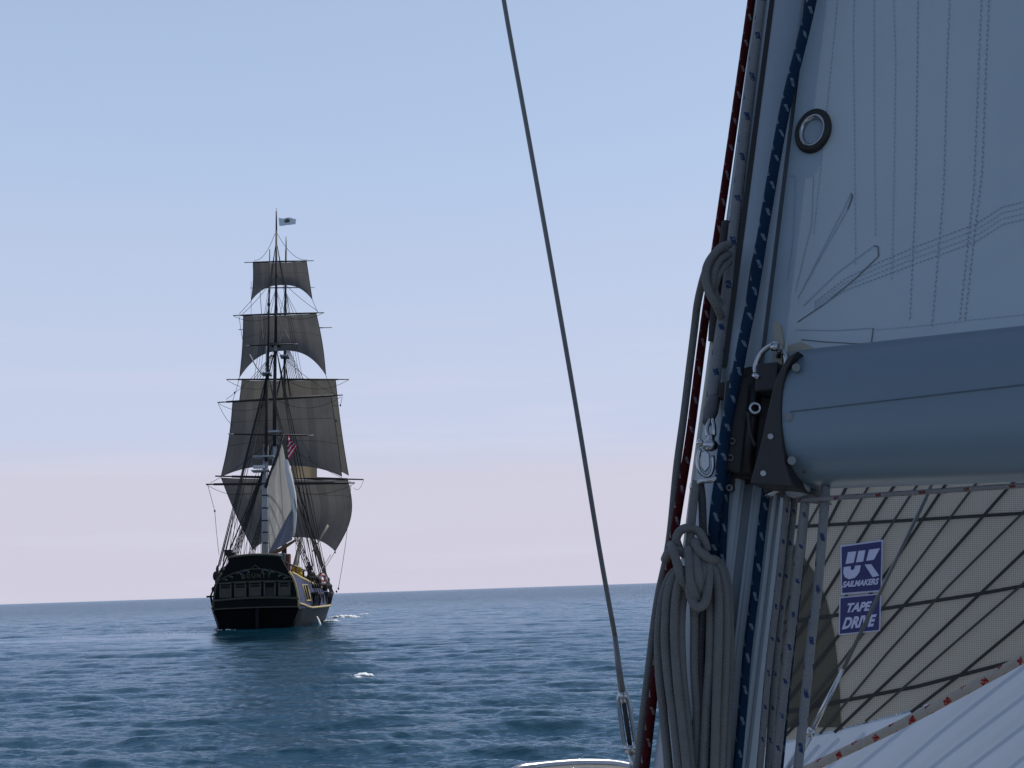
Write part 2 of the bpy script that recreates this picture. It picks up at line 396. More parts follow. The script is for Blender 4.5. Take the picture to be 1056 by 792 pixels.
    gl = n.nodes.new('ShaderNodeBsdfGlossy'); gl.inputs['Color'].default_value = (.62, .76, .90, 1); gl.inputs['Roughness'].default_value = .05; n.links.new(bp.outputs[0], gl.inputs['Normal'])
    fr = n.nodes.new('ShaderNodeFresnel'); fr.inputs['IOR'].default_value = 1.333; n.links.new(bp.outputs[0], fr.inputs['Normal'])
    mx = n.nodes.new('ShaderNodeMixShader'); n.links.new(fr.outputs[0], mx.inputs[0]); n.links.new(df.outputs[0], mx.inputs[1]); n.links.new(gl.outputs[0], mx.inputs[2])
    n.nodes.remove(b); n.links.new(mx.outputs[0], n.nodes['Material Output'].inputs[0])
    me.materials.append(mt)
    return o
build_sea()

def sea_pt(px, py, z=0.0):
    return hit(px, py, Vector((0, 0, z)), Vector((0, 0, 1)))
def foam(name, spots, label, kind='stuff'):
    mb = MB(); 
    for (px, py, wpx, hpx, cnt) in spots:
        c = sea_pt(px, py); s = (c - C).length / F0
        for _ in range(cnt):
            q = rng.normal(0, .35, 2)
            p = c + Rt * (q[0] * wpx * s) + Vector((0, q[1] * wpx * s * 1.2, 0))
            rad = s * hpx * (.15 + .35 * rng.random()) * math.exp(-q[0] ** 2)
            mb.blob(p + Vector((0, 0, s * hpx * .55 * max(0, 1 - abs(q[0]) * 1.6) * rng.random() + .02)), rad * 1.6, rad * 1.6, rad * .8, 4, 6)
    return tag(mb.build(name, foam_m), label, 'foam', kind=kind)
foam('whitecap', [(375, 697.5, 13, 4.2, 110), (370, 699.5, 9, 2, 60)], 'small bright whitecap breaking alone on the open sea ahead')
foam('bow_wave', [(357, 637, 26, 4, 60), (342, 641, 14, 2.6, 30), (376, 634, 8, 2, 14)], 'low white bow wave spreading right of the tall ship')
foam('wake_foam', [(298, 647, 8, 1.5, 14), (232, 650, 16, 1.4, 18), (185, 653, 46, .8, 70), (150, 658, 60, .7, 50), (66, 658, 8, 1.2, 8)], 'thin streaks of white wake foam behind the tall ship')

# ------------------------------------------------------------------ tall ship
SH_A = R(-5.7)
Fs = Vector((math.sin(SH_A), math.cos(SH_A), 0)); Rs = Vector((Fs.y, -Fs.x, 0)); Z = Vector((0, 0, 1))
O = sea_pt(264, 648.5)
def S(px, py, L): return hit(px, py, O + Fs * L, Fs)
def L3(r, L, z): return O + Rs * r + Fs * L + Z * z
ship = empty('tall_ship', O, 'three masted wooden tall ship under square sails, seen from astern on the open sea', 'tall ship')
def spxr(px, L): return px * ((O + Fs * L - C).dot(Fw)) / F0        # pixels -> metres at that distance

# hull shell: half-breadth table (L, z_rail, waterline, wale(1.35), band(2.3), rail)
ST = [(0.25, 3.95, 2.55, 3.10, 3.05, 2.62), (1.2, 3.85, 2.9, 3.35, 3.25, 2.8), (3, 3.65, 3.2, 3.55, 3.4, 3.0), (6, 3.3, 3.6, 3.95, 3.8, 3.5),
      (9, 3.0, 3.85, 4.25, 4.15, 3.9), (13, 2.85, 4.0, 4.45, 4.35, 4.15), (18, 2.85, 4.0, 4.45, 4.35, 4.2), (23, 3.05, 3.5, 4.0, 4.0, 3.95),
      (27, 3.4, 2.7, 3.4, 3.6, 3.75), (30.5, 3.8, 1.2, 1.8, 2.2, 2.6), (33, 4.2, .12, .3, .5, .8)]
def sta(L):
    for a, b in zip(ST, ST[1:]):
        if L <= b[0] or b is ST[-1]:
            t = min(1, max(0, (L - a[0]) / (b[0] - a[0]))); t = t
            return [a[i] + (b[i] - a[i]) * t for i in range(6)]
def halfbreadth(L, z):
    _, zr, w, wa, ba, ra = sta(L)
    zs = [-.6, 0, 1.35, 2.3, zr]; hs = [w * .8, w, wa, ba, ra]
    return float(np.interp(z, zs, hs))
Ls = [.25, .7, 1.2, 2, 3, 4.5, 6, 7.5, 9, 11, 13, 15.5, 18, 20.5, 23, 25, 27, 29, 30.5, 31.8, 33]
def hullrows(side, z0, z1, nz, inset=0.0):
    rows = []
    for L in Ls:
        zr = sta(L)[1]; a = z0 if z0 is not None else zr; b = zr if z1 is None else z1
        rows.append([L3(side * max(.02, halfbreadth(L, a + (b - a) * k / nz) - inset), L, a + (b - a) * k / nz) for k in range(nz + 1)])
    return rows
hb = MB()
for sd_ in (-1, 1): hb.grid(hullrows(sd_, -.6, 1.35, 8))
hull = hb.build('hull', hull_black, ship)
hb = MB(); hb.grid([[L3(-halfbreadth(.25, z), .25, z), L3(0, .25, z), L3(halfbreadth(.25, z), .25, z)] for z in np.linspace(-.6, 1.35, 6)])
hb.build('stern_counter', stern_black, ship)
ub = MB()
for sd_ in (-1, 1): ub.grid(hullrows(sd_, 1.36, None, 6)); 
topsides = ub.build('topsides', hull_blue, ship)
ib = MB()
for sd_ in (-1, 1):
    rows = []
    for L in Ls:
        zr = sta(L)[1]; rows.append([L3(sd_ * max(.02, halfbreadth(L, zr - .95 * k / 2) - .16), L, zr - .95 * k / 2) for k in (0, 1, 2)])
    ib.grid(rows)
ib.build('bulwark', simple('pale_ochre_bulwark', (.50, .42, .24), .6, 0, .2, 2), ship)
db = MB(); db.grid([[L3(s * max(.02, halfbreadth(L, sta(L)[1] - .9) - .17), L, sta(L)[1] - .9) for s in (-1, -.5, 0, .5, 1)] for L in Ls])
db.build('deck', deck_m, ship)
for sd_ in (-1, 1):
    MB().tube([L3(sd_ * (halfbreadth(L, sta(L)[1]) - .06), L, sta(L)[1] + .05) for L in Ls], .12, 6).build('cap_rail', yel_m, ship)
    MB().tube([L3(sd_ * (halfbreadth(L, 1.36 + .02 * L * 0) + .02), L, 1.36 + max(0, 4 - L) * .10) for L in Ls], .085, 6).build('wale_moulding', yel_m, ship)
    ch = MB()
    for (La, Lb) in ((4.5, 8.0), (12.5, 18.5), (22.5, 26.5)):
        c = L3(sd_ * (halfbreadth((La + Lb) / 2, 2.4) + .2), (La + Lb) / 2, 2.45)
        cb = MB().box(c, Rs * .28, Fs * ((Lb - La) / 2), Z * .07); cb.build('channel', tar, ship)
        for k in range(5):
            L = La + (Lb - La) * (k + .5) / 5
            MB().tube([L3(sd_ * (halfbreadth(L, 2.4) + .42), L, 2.45), L3(sd_ * (halfbreadth(L, 1.5) + .06), L, 1.45)], .05, 5).build('chain_plate', tar, ship)

# transom (raked aft), outline given by half width per height
TR = [(1.45, 3.06), (1.9, 3.08), (2.6, 3.0), (3.2, 2.86), (3.7, 2.68), (4.1, 2.42), (4.5, 2.18), (4.9, 1.98), (5.15, 1.85)]
def rake(z): return .20 - .22 * (z - 1.4)
def tw(z): return float(np.interp(z, [a for a, _ in TR], [b for _, b in TR]))
TC = .0
def T3(r, z, out=0.0): return L3(r + TC, rake(z) - out, z)
tb = MB()
top = [(-x, 5.15 + .18 * (1 - (x / 1.85) ** 2)) for x in np.linspace(1.85, -1.85, 13)]
poly = [(-b, a) for a, b in TR[:-1]] + top + [(b, a) for a, b in reversed(TR[:-1])]
tb.prism([T3(r, z) for r, z in poly], Fs * .45)
transom = tb.build('transom', stern_m, ship)
# counter tucked in under the transom
cb = MB(); cb.grid([[L3(x * 3.04, .2 + .0 * abs(x), 1.46) for x in np.linspace(-1, 1, 9)], [L3(x * 3.0, .55, 1.15) for x in np.linspace(-1, 1, 9)], [L3(x * 2.6, .30, -.4) for x in np.linspace(-1, 1, 9)]])
cb.build('counter', stern_black, ship)
MB().box(L3(.1, .0, .45), Rs * .11, Fs * .35, Z * 1.0).build('rudder', stern_m, ship, bevel=.03)
def band(pts, r, name='moulding', mat=olive_m):
    MB().tube([T3(x, z, .05) for x, z in pts], r, 6).build(name, mat, transom)
band([(x, 1.50 + .05 * (1 - (x / 3) ** 2)) for x in np.linspace(-3.05, 3.05, 15)], .06)
band([(x, 2.12 + .14 * (1 - (x / 3) ** 2)) for x in np.linspace(-3.1, 3.1, 15)], .10)
band([(x, 3.36 + .10 * (1 - (x / 3) ** 2)) for x in np.linspace(-2.8, 2.8, 15)], .045)
band([(x, 5.22 + .16 * (1 - (x / 1.9) ** 2)) for x in np.linspace(-1.95, 1.95, 13)], .10, 'taffrail')
arch = [(x, 3.55 + .80 * (1 - (abs(x) / 2.7) ** 2.0)) for x in np.linspace(-2.7, 2.7, 21)]
band(arch, .055, 'arch_moulding')
band([(-.35, 4.33), (0, 4.62), (.35, 4.33)], .05, 'pediment')
for sx in (-1, 1):                               # scroll carvings either side of the pediment
    for (cx, cz, sz) in ((.62, 4.12, .30), (1.12, 4.0, .24), (1.75, 3.78, .18), (2.15, 3.6, .17)):
        cv = MB(); pts = []
        for k in range(16):
            a = k / 15 * 4.6; rr = sz * (1 - k / 20)
            pts.append(T3(sx * (cx + rr * math.cos(a)), cz + rr * .55 * math.sin(a), .08))
        cv.tube(pts, .05, 5); cv.build('carving', teal_m, transom)
for k in range(5):                               # stern windows; the fourth stands open
    cx = -2.20 + k * 1.07; w, h, z0 = .38, .50, 2.86 + .05 * (1 - abs(cx) / 2.4)
    fr = MB()
    for s in (-1, 1):
        fr.box(T3(cx + s * w, z0, .04), Rs * .055, Fs * .05, Z * h)
        fr.box(T3(cx, z0 + s * h, .04), Rs * (w + .055), Fs * .05, Z * .05)
    win = fr.build('stern_window', olive_m, ship)
    if k != 3:
        bars = MB()
        for t in (-.5, 0, .5): bars.box(T3(cx + t * w, z0, .035), Rs * .018, Fs * .02, Z * h)
        for t in (-.6, -.2, .2, .6): bars.box(T3(cx, z0 + t * h, .037), Rs * w, Fs * .02, Z * .018)
        bars.build('glazing_bars', olive_m, win)
        MB().box(T3(cx, z0, .015), Rs * w, Fs * .012, Z * h).build('pane', glassd, win)
    else:
        win['label'] = 'open stern window, dark inside'
        MB().box(T3(cx, z0, .012), Rs * w, Fs * .006, Z * h).build('opening', rub_m, win)

def text_mesh(body, shear=0, bold=0.0):
    cu = bpy.data.curves.new('txt', 'FONT'); cu.body = body; cu.size = 1; cu.shear = shear; cu.offset = bold; cu.resolution_u = 3
    ob = bpy.data.objects.new('txt', cu); COL.objects.link(ob)
    dg = bpy.context.evaluated_depsgraph_get(); me = bpy.data.meshes.new_from_object(ob.evaluated_get(dg))
    v = np.array([p.co[:2] for p in me.vertices]); f = [tuple(p.vertices) for p in me.polygons]
    bpy.data.objects.remove(ob); bpy.data.curves.remove(cu); bpy.data.meshes.remove(me)
    mn, mx = v.min(0), v.max(0); return (v - mn) / (mx - mn), f
for k, chh in enumerate('BOUNTY'):
    v, f = text_mesh(chh, 0, .02); x0 = -1.02 + k * .37; t = MB()
    wdt = .27
    zc = 3.60 + .10 * (1 - ((x0 + .13) / 1.3) ** 2)
    t.v = [T3(x0 + p[0] * wdt, zc + p[1] * .34, .04) for p in v]
    for q in f: t.face(q)
    t.build('name_letter', gold_m, ship)
# quarter badges on both sides, the starboard one framed in yellow
for sd_ in (-1, 1):
    q = MB(); hw = lambda L, z: sd_ * (halfbreadth(L, z) + .05)
    for (La, Lb, za, zb) in ((2.6, 4.4, 1.9, 3.1),):
        q.tube([L3(hw(La, za), La, za), L3(hw(La, zb), La, zb), L3(hw(Lb, zb), Lb, zb), L3(hw(Lb, za), Lb, za), L3(hw(La, za), La, za)], .07, 5)
        q.tube([L3(hw(3.5, za), 3.5, za), L3(hw(3.5, zb), 3.5, zb)], .05, 5)
    qq = q.build('quarter_window', yel_m, ship)
    MB().grid([[L3(hw(L, z) + sd_ * .01, L, z) for z in (1.95, 2.5, 3.05)] for L in (2.65, 3.5, 4.35)]).build('pane', stern_black, qq)
    MB().tube([T3(sd_ * (b + .02), a, .0) for a, b in TR[:6]], .09, 6).build('corner_moulding', yel_m if sd_ > 0 else olive_m, ship)
for sd_ in (-1, 1):                               # ports and fenders on the blue side
    for L in (6, 8.4, 10.8, 13.2, 15.6, 18, 20.4):
        c = L3(sd_ * (halfbreadth(L, 2.0) + .03), L, 2.0)
        MB().box(c, Rs * .05, Fs * .42, Z * .36).build('gun_port', hull_black, ship)
# poop structures: rail, skylight, lantern box on the port quarter
for sd_ in (-1, 1):
    pr = MB(); pr.tube([L3(sd_ * 1.9, -.5, 4.9), L3(sd_ * 2.4, 2.5, 4.6), L3(sd_ * 3.1, 6, 4.25)], .07, 5)
    for k in range(6): 
        t = k / 5; pr.tube([L3(sd_ * (2.0 + 1.05 * t), 0 + 6 * t, 3.3), L3(sd_ * (2.0 + 1.05 * t), 0 + 6 * t, 4.75 - .5 * t)], .05, 5)
    pr.build('poop_rail', tar, ship)
MB().box(L3(1.25, 3.4, 4.6), Rs * .62, Fs * .7, Z * .95).build('skylight', simple('grey_green_paint', (.07, .10, .105), .6), ship, bevel=.05)
MB().box(L3(2.05, 3.6, 4.7), Rs * .16, Fs * .5, Z * .8).build('locker', simple('red_brown_paint', (.16, .05, .03), .6), ship, bevel=.04)
MB().box(S(235.5, 570, 2), Rs * .28, Fs * .3, Z * .22).box(S(240, 572, 2), Rs * .16, Fs * .3, Z * .16).build('stern_lantern', tar, ship, bevel=.03)
MB().tube([S(236, 572, 2), S(238, 588, 2)], .12, 6).tube([S(241, 574, 2), S(234, 592, 2)], .1, 6).build('lantern_bracket', tar, ship)
db = MB()                                         # deck house amidships
db.box(L3(.2, 12, 2.7), Rs * 1.5, Fs * 1.6, Z * .9); db.build('deck_house', simple('dark_green_paint', (.02, .03, .028), .6), ship, bevel=.05)
# boats / gear along the starboard rail: yellow awning cloth and dark bundles
yb = MB(); rows = []
for i in range(6):
    rows.append([S(300.6 + 10 * j / 5 + .4 * i, 581.5 + 2.1 * i + .7 * j + .5 * math.sin(j * 1.9 + i), 4.0 + .25 * math.sin(i * 1.7 + j)) for j in range(6)])
yb.grid(rows); yb.build('yellow_weather_cloth', yellow_c, ship)
wb = MB(); wb.grid([[S(297 + 4 * j / 3, 584 + 2.4 * i + j, 3.8 + .1 * math.sin(i + j * 2)) for j in range(4)] for i in range(4)]); wb.build('pale_weather_cloth', spanker_c, ship)
bb = MB()
for i in range(26):
    p = S(308 + 30 * rng.random(), 590 + 13 * rng.random() + 2, 10 + 7 * rng.random())
    MB().blob(p, .12 + .2 * rng.random(), .3, .15 + .3 * rng.random(), 5, 7).build('deck_gear', tar, ship)
for i in range(14):
    p = S(221 + 12 * rng.random(), 588 + 18 * rng.random(), 5 + 8 * rng.random()); MB().blob(p, .1 + .15 * rng.random(), .3, .15 + .35 * rng.random(), 5, 7).build('deck_gear', tar, ship)

# masts
def pole(name, pts, L, wpx, mat, n=10):
    return MB().tube([S(x, y, L) for x, y in pts], [spxr(w / 2, L) for w in wpx], n).build(name, mat, ship)
MZ, MN, FR = 7.0, 16.0, 26.0
mz = pole('mizzen_lower_mast', [(273, 585), (273.4, 520), (274, 459)], MZ, [7.2, 6.6, 5.4], spar_white, 14)
for y in (486, 499, 511, 524, 537, 549, 560): 
    MB().tube([S(273.5, y - .7, MZ), S(273.5, y + .7, MZ)], spxr(3.65, MZ), 14).build('mast_hoop', tar, mz)
pole('mizzen_topmast', [(274.6, 476), (275, 420), (275.8, 382)], MZ - .45, [3.6, 3.4, 2.8], spar_dark)
pole('mizzen_masthead', [(275.4, 386), (276, 357)], MZ - .6, [4.0, 3.6], spar_white)
pole('mizzen_topgallant_mast', [(276.2, 388), (277.6, 300), (278.2, 257)], MZ - .9, [2.8, 2.2, 1.0], spar_dark)
mn = pole('main_lower_mast', [(283.2, 590), (283.2, 500), (283.4, 440)], MN, [6.6, 6.0, 5.0], spar_dark, 14)
pole('main_masthead', [(283.3, 490), (283.4, 440)], MN - .05, [6.2, 5.2], spar_white, 14)
pole('main_topmast', [(283.0, 460), (283.3, 400), (284, 352)], MN - .5, [4.2, 4.0, 3.2], spar_dark)
pole('main_topmast_head', [(284, 362), (284.3, 330)], MN - .75, [3.4, 3.2], spar_white)
pole('main_topgallant_mast', [(284.2, 356), (284.8, 300), (285, 238)], MN - 1.0, [3.2, 2.8, 2.0], spar_dark)
pole('main_pole', [(285, 240), (285, 218)], MN - 1.0, [1.9, 1.5], spar_dark)
MB().tube([S(285, 218, MN - 1), S(285, 214.5, MN - 1)], .02, 5).build('lightning_rod', tar, ship)
pole('fore_lower_mast', [(293, 600), (293, 500), (293, 450)], FR, [5.6, 5.2, 4.4], spar_dark, 12)
pole('fore_topmast', [(293, 470), (293.4, 410), (293.6, 365)], FR - .4, [3.6, 3.2, 2.8], spar_dark)
pole('fore_topgallant_mast', [(293.7, 372), (294.3, 310), (295, 258)], FR - .7, [3.0, 2.4, 2.0], spar_dark)
pole('fore_pole', [(295, 259), (295.1, 244)], FR - .7, [1.5, 1.3], spar_white)
# tops, crosstrees, doubling lumps
def plat(name, px, py, wpx, hpx, L, mat): 
    MB().box(S(px, py, L), Rs * spxr(wpx / 2, L), Fs * .8, Z * spxr(hpx / 2, L)).build(name, mat, ship, bevel=.03)
plat('mizzen_top', 272.5, 471.5, 22, 1.6, MZ, spar_white); plat('main_top', 283.5, 446, 17, 2.2, MN, spar_white)
plat('fore_top', 293, 452, 18, 2, FR, spar_white)
plat('crosstree', 275.6, 386, 9, 1.2, MZ - .5, spar_white); plat('crosstree', 284, 356, 10, 1.2, MN - .6, tar); plat('crosstree', 293.5, 368, 9, 1.6, FR - .5, spar_white)
plat('radar_platform', 267, 486, 14, 1.2, MZ - .4, spar_white)
MB().box(S(267, 481.5, MZ - .4), Rs * spxr(6, MZ), Fs * .25, Z * spxr(1.6, MZ)).build('radar_scanner', white_c, ship, bevel=.04)
for (x, y, L, a) in ((277.3, 314, MZ - .9, 2.6), (284.8, 283, MN - 1, 1.9), (285.2, 318, MN - 1, 2.0), (294.2, 318, FR - .7, 1.7), (275.5, 376, MZ - .6, 3.2)):
    MB().blob(S(x, y, L), spxr(a / 1.6, L), .2, spxr(a, L), 6, 8).build('mast_cap', tar, ship)

# yards: (name, left px, right px, L, dia px, extra thin arm end)
def yard(name, a, b, L, dpx, arm=.08, mat=spar_dark, white=False):
    A_, B_ = S(*a, L), S(*b, L); r = spxr(dpx / 2, L); d = B_ - A_
    y = MB().tube([A_ + d * arm, A_ + d * .5, B_ - d * arm], [r * .7, r, r * .7], 8).build(name, mat, ship)
    MB().tube([A_, A_ + d * (arm + .01)], r * .42, 6).build('yard_arm', spar_white if white else mat, y)
    MB().tube([B_ - d * (arm + .01), B_], r * .42, 6).build('yard_arm', spar_white if white else mat, y)
    return y
yard('main_royal_yard', (252, 270.7), (323.5, 268.8), MN - .4, 2.0, .12)
yard('main_topgallant_yard', (240.3, 325.4), (334.3, 322.4), MN - .4, 2.4, .08)
yard('fore_topsail_yard', (233.5, 391.3), (360, 391.3), FR - .4, 2.5, .09)
yard('main_topsail_yard', (224.3, 415), (353.5, 407.3), MN - .4, 3.0, .07)
yard('fore_yard', (222, 491), (375, 494.5), FR - .4, 3.6, .11)
yard('main_yard', (212.5, 499.5), (366, 498), MN - .4, 3.6, .05)
yard('mizzen_topsail_yard', (253, 356.6), (307, 354.6), MZ - .4, 1.9, .08, white=True)
yard('mizzen_yard', (235, 447.6), (323.5, 449), MZ - .4, 2.3, .07, white=True)
yard('fore_topgallant_yard', (246, 340), (342.5, 337.7), FR - .4, 1.8, .1)
yard('fore_royal_yard', (258, 297), (324.6, 296.4), FR - .4, 1.3, .1)
MB().tube([S(257.5, 365.5, MZ), S(264, 378, MZ)], spxr(.6, MZ), 6).tube([S(264, 378, MZ), S(272, 388, MZ)], spxr(.7, MZ), 6).build('signal_yard', spar_white, ship)

# square sails
def sail(name, tl, tr, bl, br, L, arch=0, lb=0, rb=0, bil=1.2, mat=canvas, ns=28, ntt=22, flat=.5, lines=(.3, .62)):
    """corners in the photograph at the mast's distance; arch lifts the foot; lb/rb push the leeches outwards (px); bil = belly forward in metres"""
    rows = []; 
    for i in range(ntt + 1):
        t = i / ntt; row = []
        for j in range(ns + 1):
            s = j / ns
            x = (tl[0] * (1 - s) + tr[0] * s) * (1 - t) + (bl[0] * (1 - s) + br[0] * s) * t
            y = (tl[1] * (1 - s) + tr[1] * s) * (1 - t) + (bl[1] * (1 - s) + br[1] * s) * t
            y -= arch * (1 - abs(2 * s - 1) ** (2 / flat * .5 + .6)) * t ** 1.3
            bow = math.sin(math.pi * t)
            x += (-lb * (1 - s) + rb * s) * bow
            sag = -.8 * math.sin(math.pi * s * 4) ** 2 * (1 - t) ** 6
            row.append(S(x, y - sag * .3, L) + Fs * (bil * math.sin(math.pi * s) ** .8 * math.sin(math.pi * min(1, .12 + .8 * t))))
        rows.append(row)
    mb = MB().grid(rows); o = mb.build(name, mat, ship, recalc=False)
    for t in lines:                                  # reef bands as sewn strips
        i = int(t * ntt); st = MB()
        st.grid([[rows[i][j] - Fs * .012 for j in range(ns + 1)], [rows[i][j] * .9 + rows[i + 1][j] * .1 - Fs * .012 for j in range(ns + 1)]])
        st.build('reef_band', MAT['tarred_rigging'], o)
    for e in (0, ns): MB().tube([rows[i][e] for i in range(ntt + 1)], .03, 5).build('bolt_rope', tar, o)
    return o, rows
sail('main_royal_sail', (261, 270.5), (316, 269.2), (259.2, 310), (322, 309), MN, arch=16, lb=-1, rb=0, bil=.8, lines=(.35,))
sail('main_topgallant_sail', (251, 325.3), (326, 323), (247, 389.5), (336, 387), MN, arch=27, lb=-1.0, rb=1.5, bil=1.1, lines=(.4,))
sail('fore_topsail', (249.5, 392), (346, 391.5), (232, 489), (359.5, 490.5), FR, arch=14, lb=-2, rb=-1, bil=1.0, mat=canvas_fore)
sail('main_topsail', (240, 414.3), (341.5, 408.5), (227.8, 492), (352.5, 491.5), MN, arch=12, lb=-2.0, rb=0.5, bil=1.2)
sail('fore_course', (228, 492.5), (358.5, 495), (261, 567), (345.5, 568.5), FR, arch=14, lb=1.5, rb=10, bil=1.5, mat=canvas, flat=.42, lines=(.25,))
# small tan staysail seen between topsail foot and main yard
rows = [[S(300 + 27 * j / 6, 474 + 19 * i / 4, 20) + Fs * (.3 * math.sin(j)) for j in range(7)] for i in range(5)]
MB().grid(rows).build('fore_staysail', cloth('bright_tan_canvas', (.42, .35, .25), .45, panels=9, var=.15, scale=1), ship)
# gaff spanker on the mizzen
gaff = MB().tube([S(273.5, 503, MZ - .5), S(283, 478, MZ - .6), S(292.5, 448, MZ - .8)], [.13, .14, .08], 8).build('gaff', spar_dark, ship)
MB().tube([S(272, 575, MZ - .5), S(289, 567, MZ - 1.2), S(305.5, 556.5, MZ - 1.8)], [.16, .16, .09], 8).build('spanker_boom', spar_brown, ship)
rows = []
for i in range(31):
    t = i / 30; y0, y1 = 457 + 114 * t, 456 + 101 * t
    xl = np.interp(y0, [456, 470, 498, 510, 566], [289.3, 284.8, 276.5, 276.6, 276.8]); xr = np.interp(y1, [456, 474, 489, 517, 551], [290.8, 294.5, 299.5, 303.5, 302.5])
    rows.append([S(xl + (xr - xl) * j / 12, y0 + (y1 - y0) * j / 12, MZ - .7) - Fs * (.9 * j / 12 * t) + Rs * 0 + Fs * (.10 * math.sin(math.pi * j / 12)) for j in range(13)])
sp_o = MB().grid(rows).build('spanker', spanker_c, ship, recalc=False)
fo = []
for i in range(20, 31):
    t0 = 1 - (i - 20) / 10; j0 = int(round(11 * t0))
    fo.append([rows[i][0].lerp(rows[i][12], t0 + (1 - t0) * q / 10) - Fs * (.04 + .10 * math.sin(q * .6 + i * .5) ** 2) for q in range(11)])
MB().grid(fo).build('shadow_corner', cloth('shadow_blue_canvas', (.24, .25, .31), .12, panels=5, var=.1, scale=1), sp_o)  # blue shadow over the spanker's lower corner, coloured into this sheet
fp = MB()
pts = [S(x, y, MZ - 1.3) for x, y in ((294.5, 474), (296.5, 484), (299.5, 497), (302, 510), (303.7, 525), (303.8, 540), (303, 553))]
fp.tube(pts, [.10, .22, .26, .24, .20, .13, .08], 10, sub=3); fp.tube([p + Rs * .12 + Fs * .1 for p in pts[:5]], [.06, .15, .12, .14, .05], 8, sub=3)
fp.build('leech_bundle', white_c, sp_o)
MB().tube([S(338.8, 542, 9), S(322, 569, 9)], .05, 6).tube([S(338, 541, 9.1), S(331, 553, 9.1)], .05, 6).build('tan_boat_pole', simple('tan_pole_wood', (.42, .36, .28), .6), ship)
MB().tube([L3(0, 32.5, 4), L3(0, 40, 7.0), L3(0, 45, 9)], [.35, .25, .12], 8).build('bowsprit', spar_dark, ship)

# rigging lines
def line(a, La, b, Lb, wpx=.7, mat=tar, sag=0, name='rigging_line', parent=None):
    A_, B_ = S(*a, La), S(*b, Lb); r = spxr(wpx / 2, (La + Lb) / 2)
    pts = [A_ + (B_ - A_) * (k / 8) - Z * (sag * 4 * (k / 8) * (1 - k / 8)) for k in range(9)] if sag else [A_, B_]
    return MB().tube(pts, r, 5, cap=False).build(name, mat, parent or ship)
def shrouds(top, Lt, La, Lb, n, side, wpx, rat=True, zt=2.9):
    """standing shrouds from a masthead pixel to the channels; ratlines across them"""
    A_ = S(*top, Lt); ends = []
    for k in range(n):
        L = La + (Lb - La) * k / (n - 1); e = L3(side * (halfbreadth(L, 2.4) + .42), L, 2.5); ends.append(e)
        s = MB().tube([A_, e], spxr(wpx / 2, Lt), 5, cap=False).build('shroud', tar, ship)
        for q in (.55, 1.2): MB().blob(e + (A_ - e).normalized() * q, .125, .125, .19, 5, 7).build('deadeye', tar, s)
    if rat:
        rt = MB(); h = (A_ - ends[0]).length; m_ = int(h / .55)
        for q in range(4, m_ - 2):
            t = q / m_; rt.tube([e + (A_ - e) * t for e in ends], .014, 4, cap=False)
        rt.build('ratlines', tar, ship)
for sd_ in (-1, 1):
    shrouds((274, 478), MZ, 4.8, 7.8, 4, sd_, .95); shrouds((283.4, 452), MN, 12.8, 18.2, 6, sd_, .9); shrouds((293, 458), FR, 22.8, 26.2, 5, sd_, .8)
# topmast backstays
for k in range(3):
    line((274.5, 388), MZ - .5, (223.5 + 3.2 * k, 589 - 5 * k), 4 + 2 * k, .95, name='backstay'); line((277, 388), MZ - .5, (318 + 5 * k, 584), 5 + 2 * k, .8, name='backstay')
    line((283, 362), MN - .6, (222 + 4 * k, 598), 14 + k, .7, name='backstay'); line((285.5, 362), MN - .6, (324 + 6 * k, 596), 14 + k, .95, name='backstay')
    line((284.6, 250), MN - 1, (262 + 3 * k, 391), MN - .5, .45, name='backstay'); line((285.4, 250), MN - 1, (306 + 3 * k, 391), MN - .5, .45, name='backstay')
    line((293.5, 372), FR, (326 + 6 * k, 600), 24, .6, name='backstay'); line((293.5, 372), FR, (236 + 5 * k, 600), 24, .6, name='backstay')
# topmast shrouds with their fans between the sails
for k in range(9):
    line((294 + k * .6, 362), FR - .5, (297 + 2.1 * k, 393), FR - .5, .55, name='topmast_shroud')
for k in range(7):
    line((283 - k * .5, 366), MN - .6, (279 - 3 * k, 392), MN - .5, .55, name='topmast_shroud')
    line((275.6 - k * .2, 386), MZ - .5, (268.5 - 2.6 * k * .7 + 5, 471), MZ - .3, .55, name='topmast_shroud')
for k in range(6):
    line((284.5, 298), MN - 1, (275 + 3.9 * k, 324), MN - .6, .45, name='topgallant_shroud')
    line((294, 300), FR - .7, (289 + 3.4 * k, 323), FR - .5, .45, name='topgallant_shroud')
    line((275 + 1.3 * k, 448), MZ, (271.5 + 1.9 * k, 470), MZ - .3, .4, name='futtock_line')
# lifts, footropes, braces, sheets
for (c, a, b, L, sg) in (((283.6, 241), (262, 268.5), None, MN - .6, .7), ((286, 241), (317, 268), None, MN - .6, .7), ((284, 285), (250, 324), None, MN - .6, .2), ((286, 285), (328, 321), None, MN - .6, .2),
                         ((284, 360), (233, 412), None, MN - .6, .4), ((284, 360), (346, 407), None, MN - .6, .4), ((284, 450), (217, 498), None, MN - .6, .3), ((284, 450), (362, 497), None, MN - .6, .3)):
    line(c, L, a, L, .5, sag=sg, name='lift')
for (a, b, L, sg) in (((225, 416), (281, 413), MN - .6, .8), ((285, 412), (352, 409), MN - .6, .9), ((213, 500), (281, 500), MN - .6, .9), ((286, 499), (365, 499), MN - .6, .9), ((241, 326), (283, 325), MN - .6, .5), ((286, 324), (333, 323), MN - .6, .5), ((234, 392), (292, 392), FR - .6, .9), ((296, 392), (359, 392), FR - .6, .9)):
    line(a, L, b, L, .5, sag=sg, name='footrope')
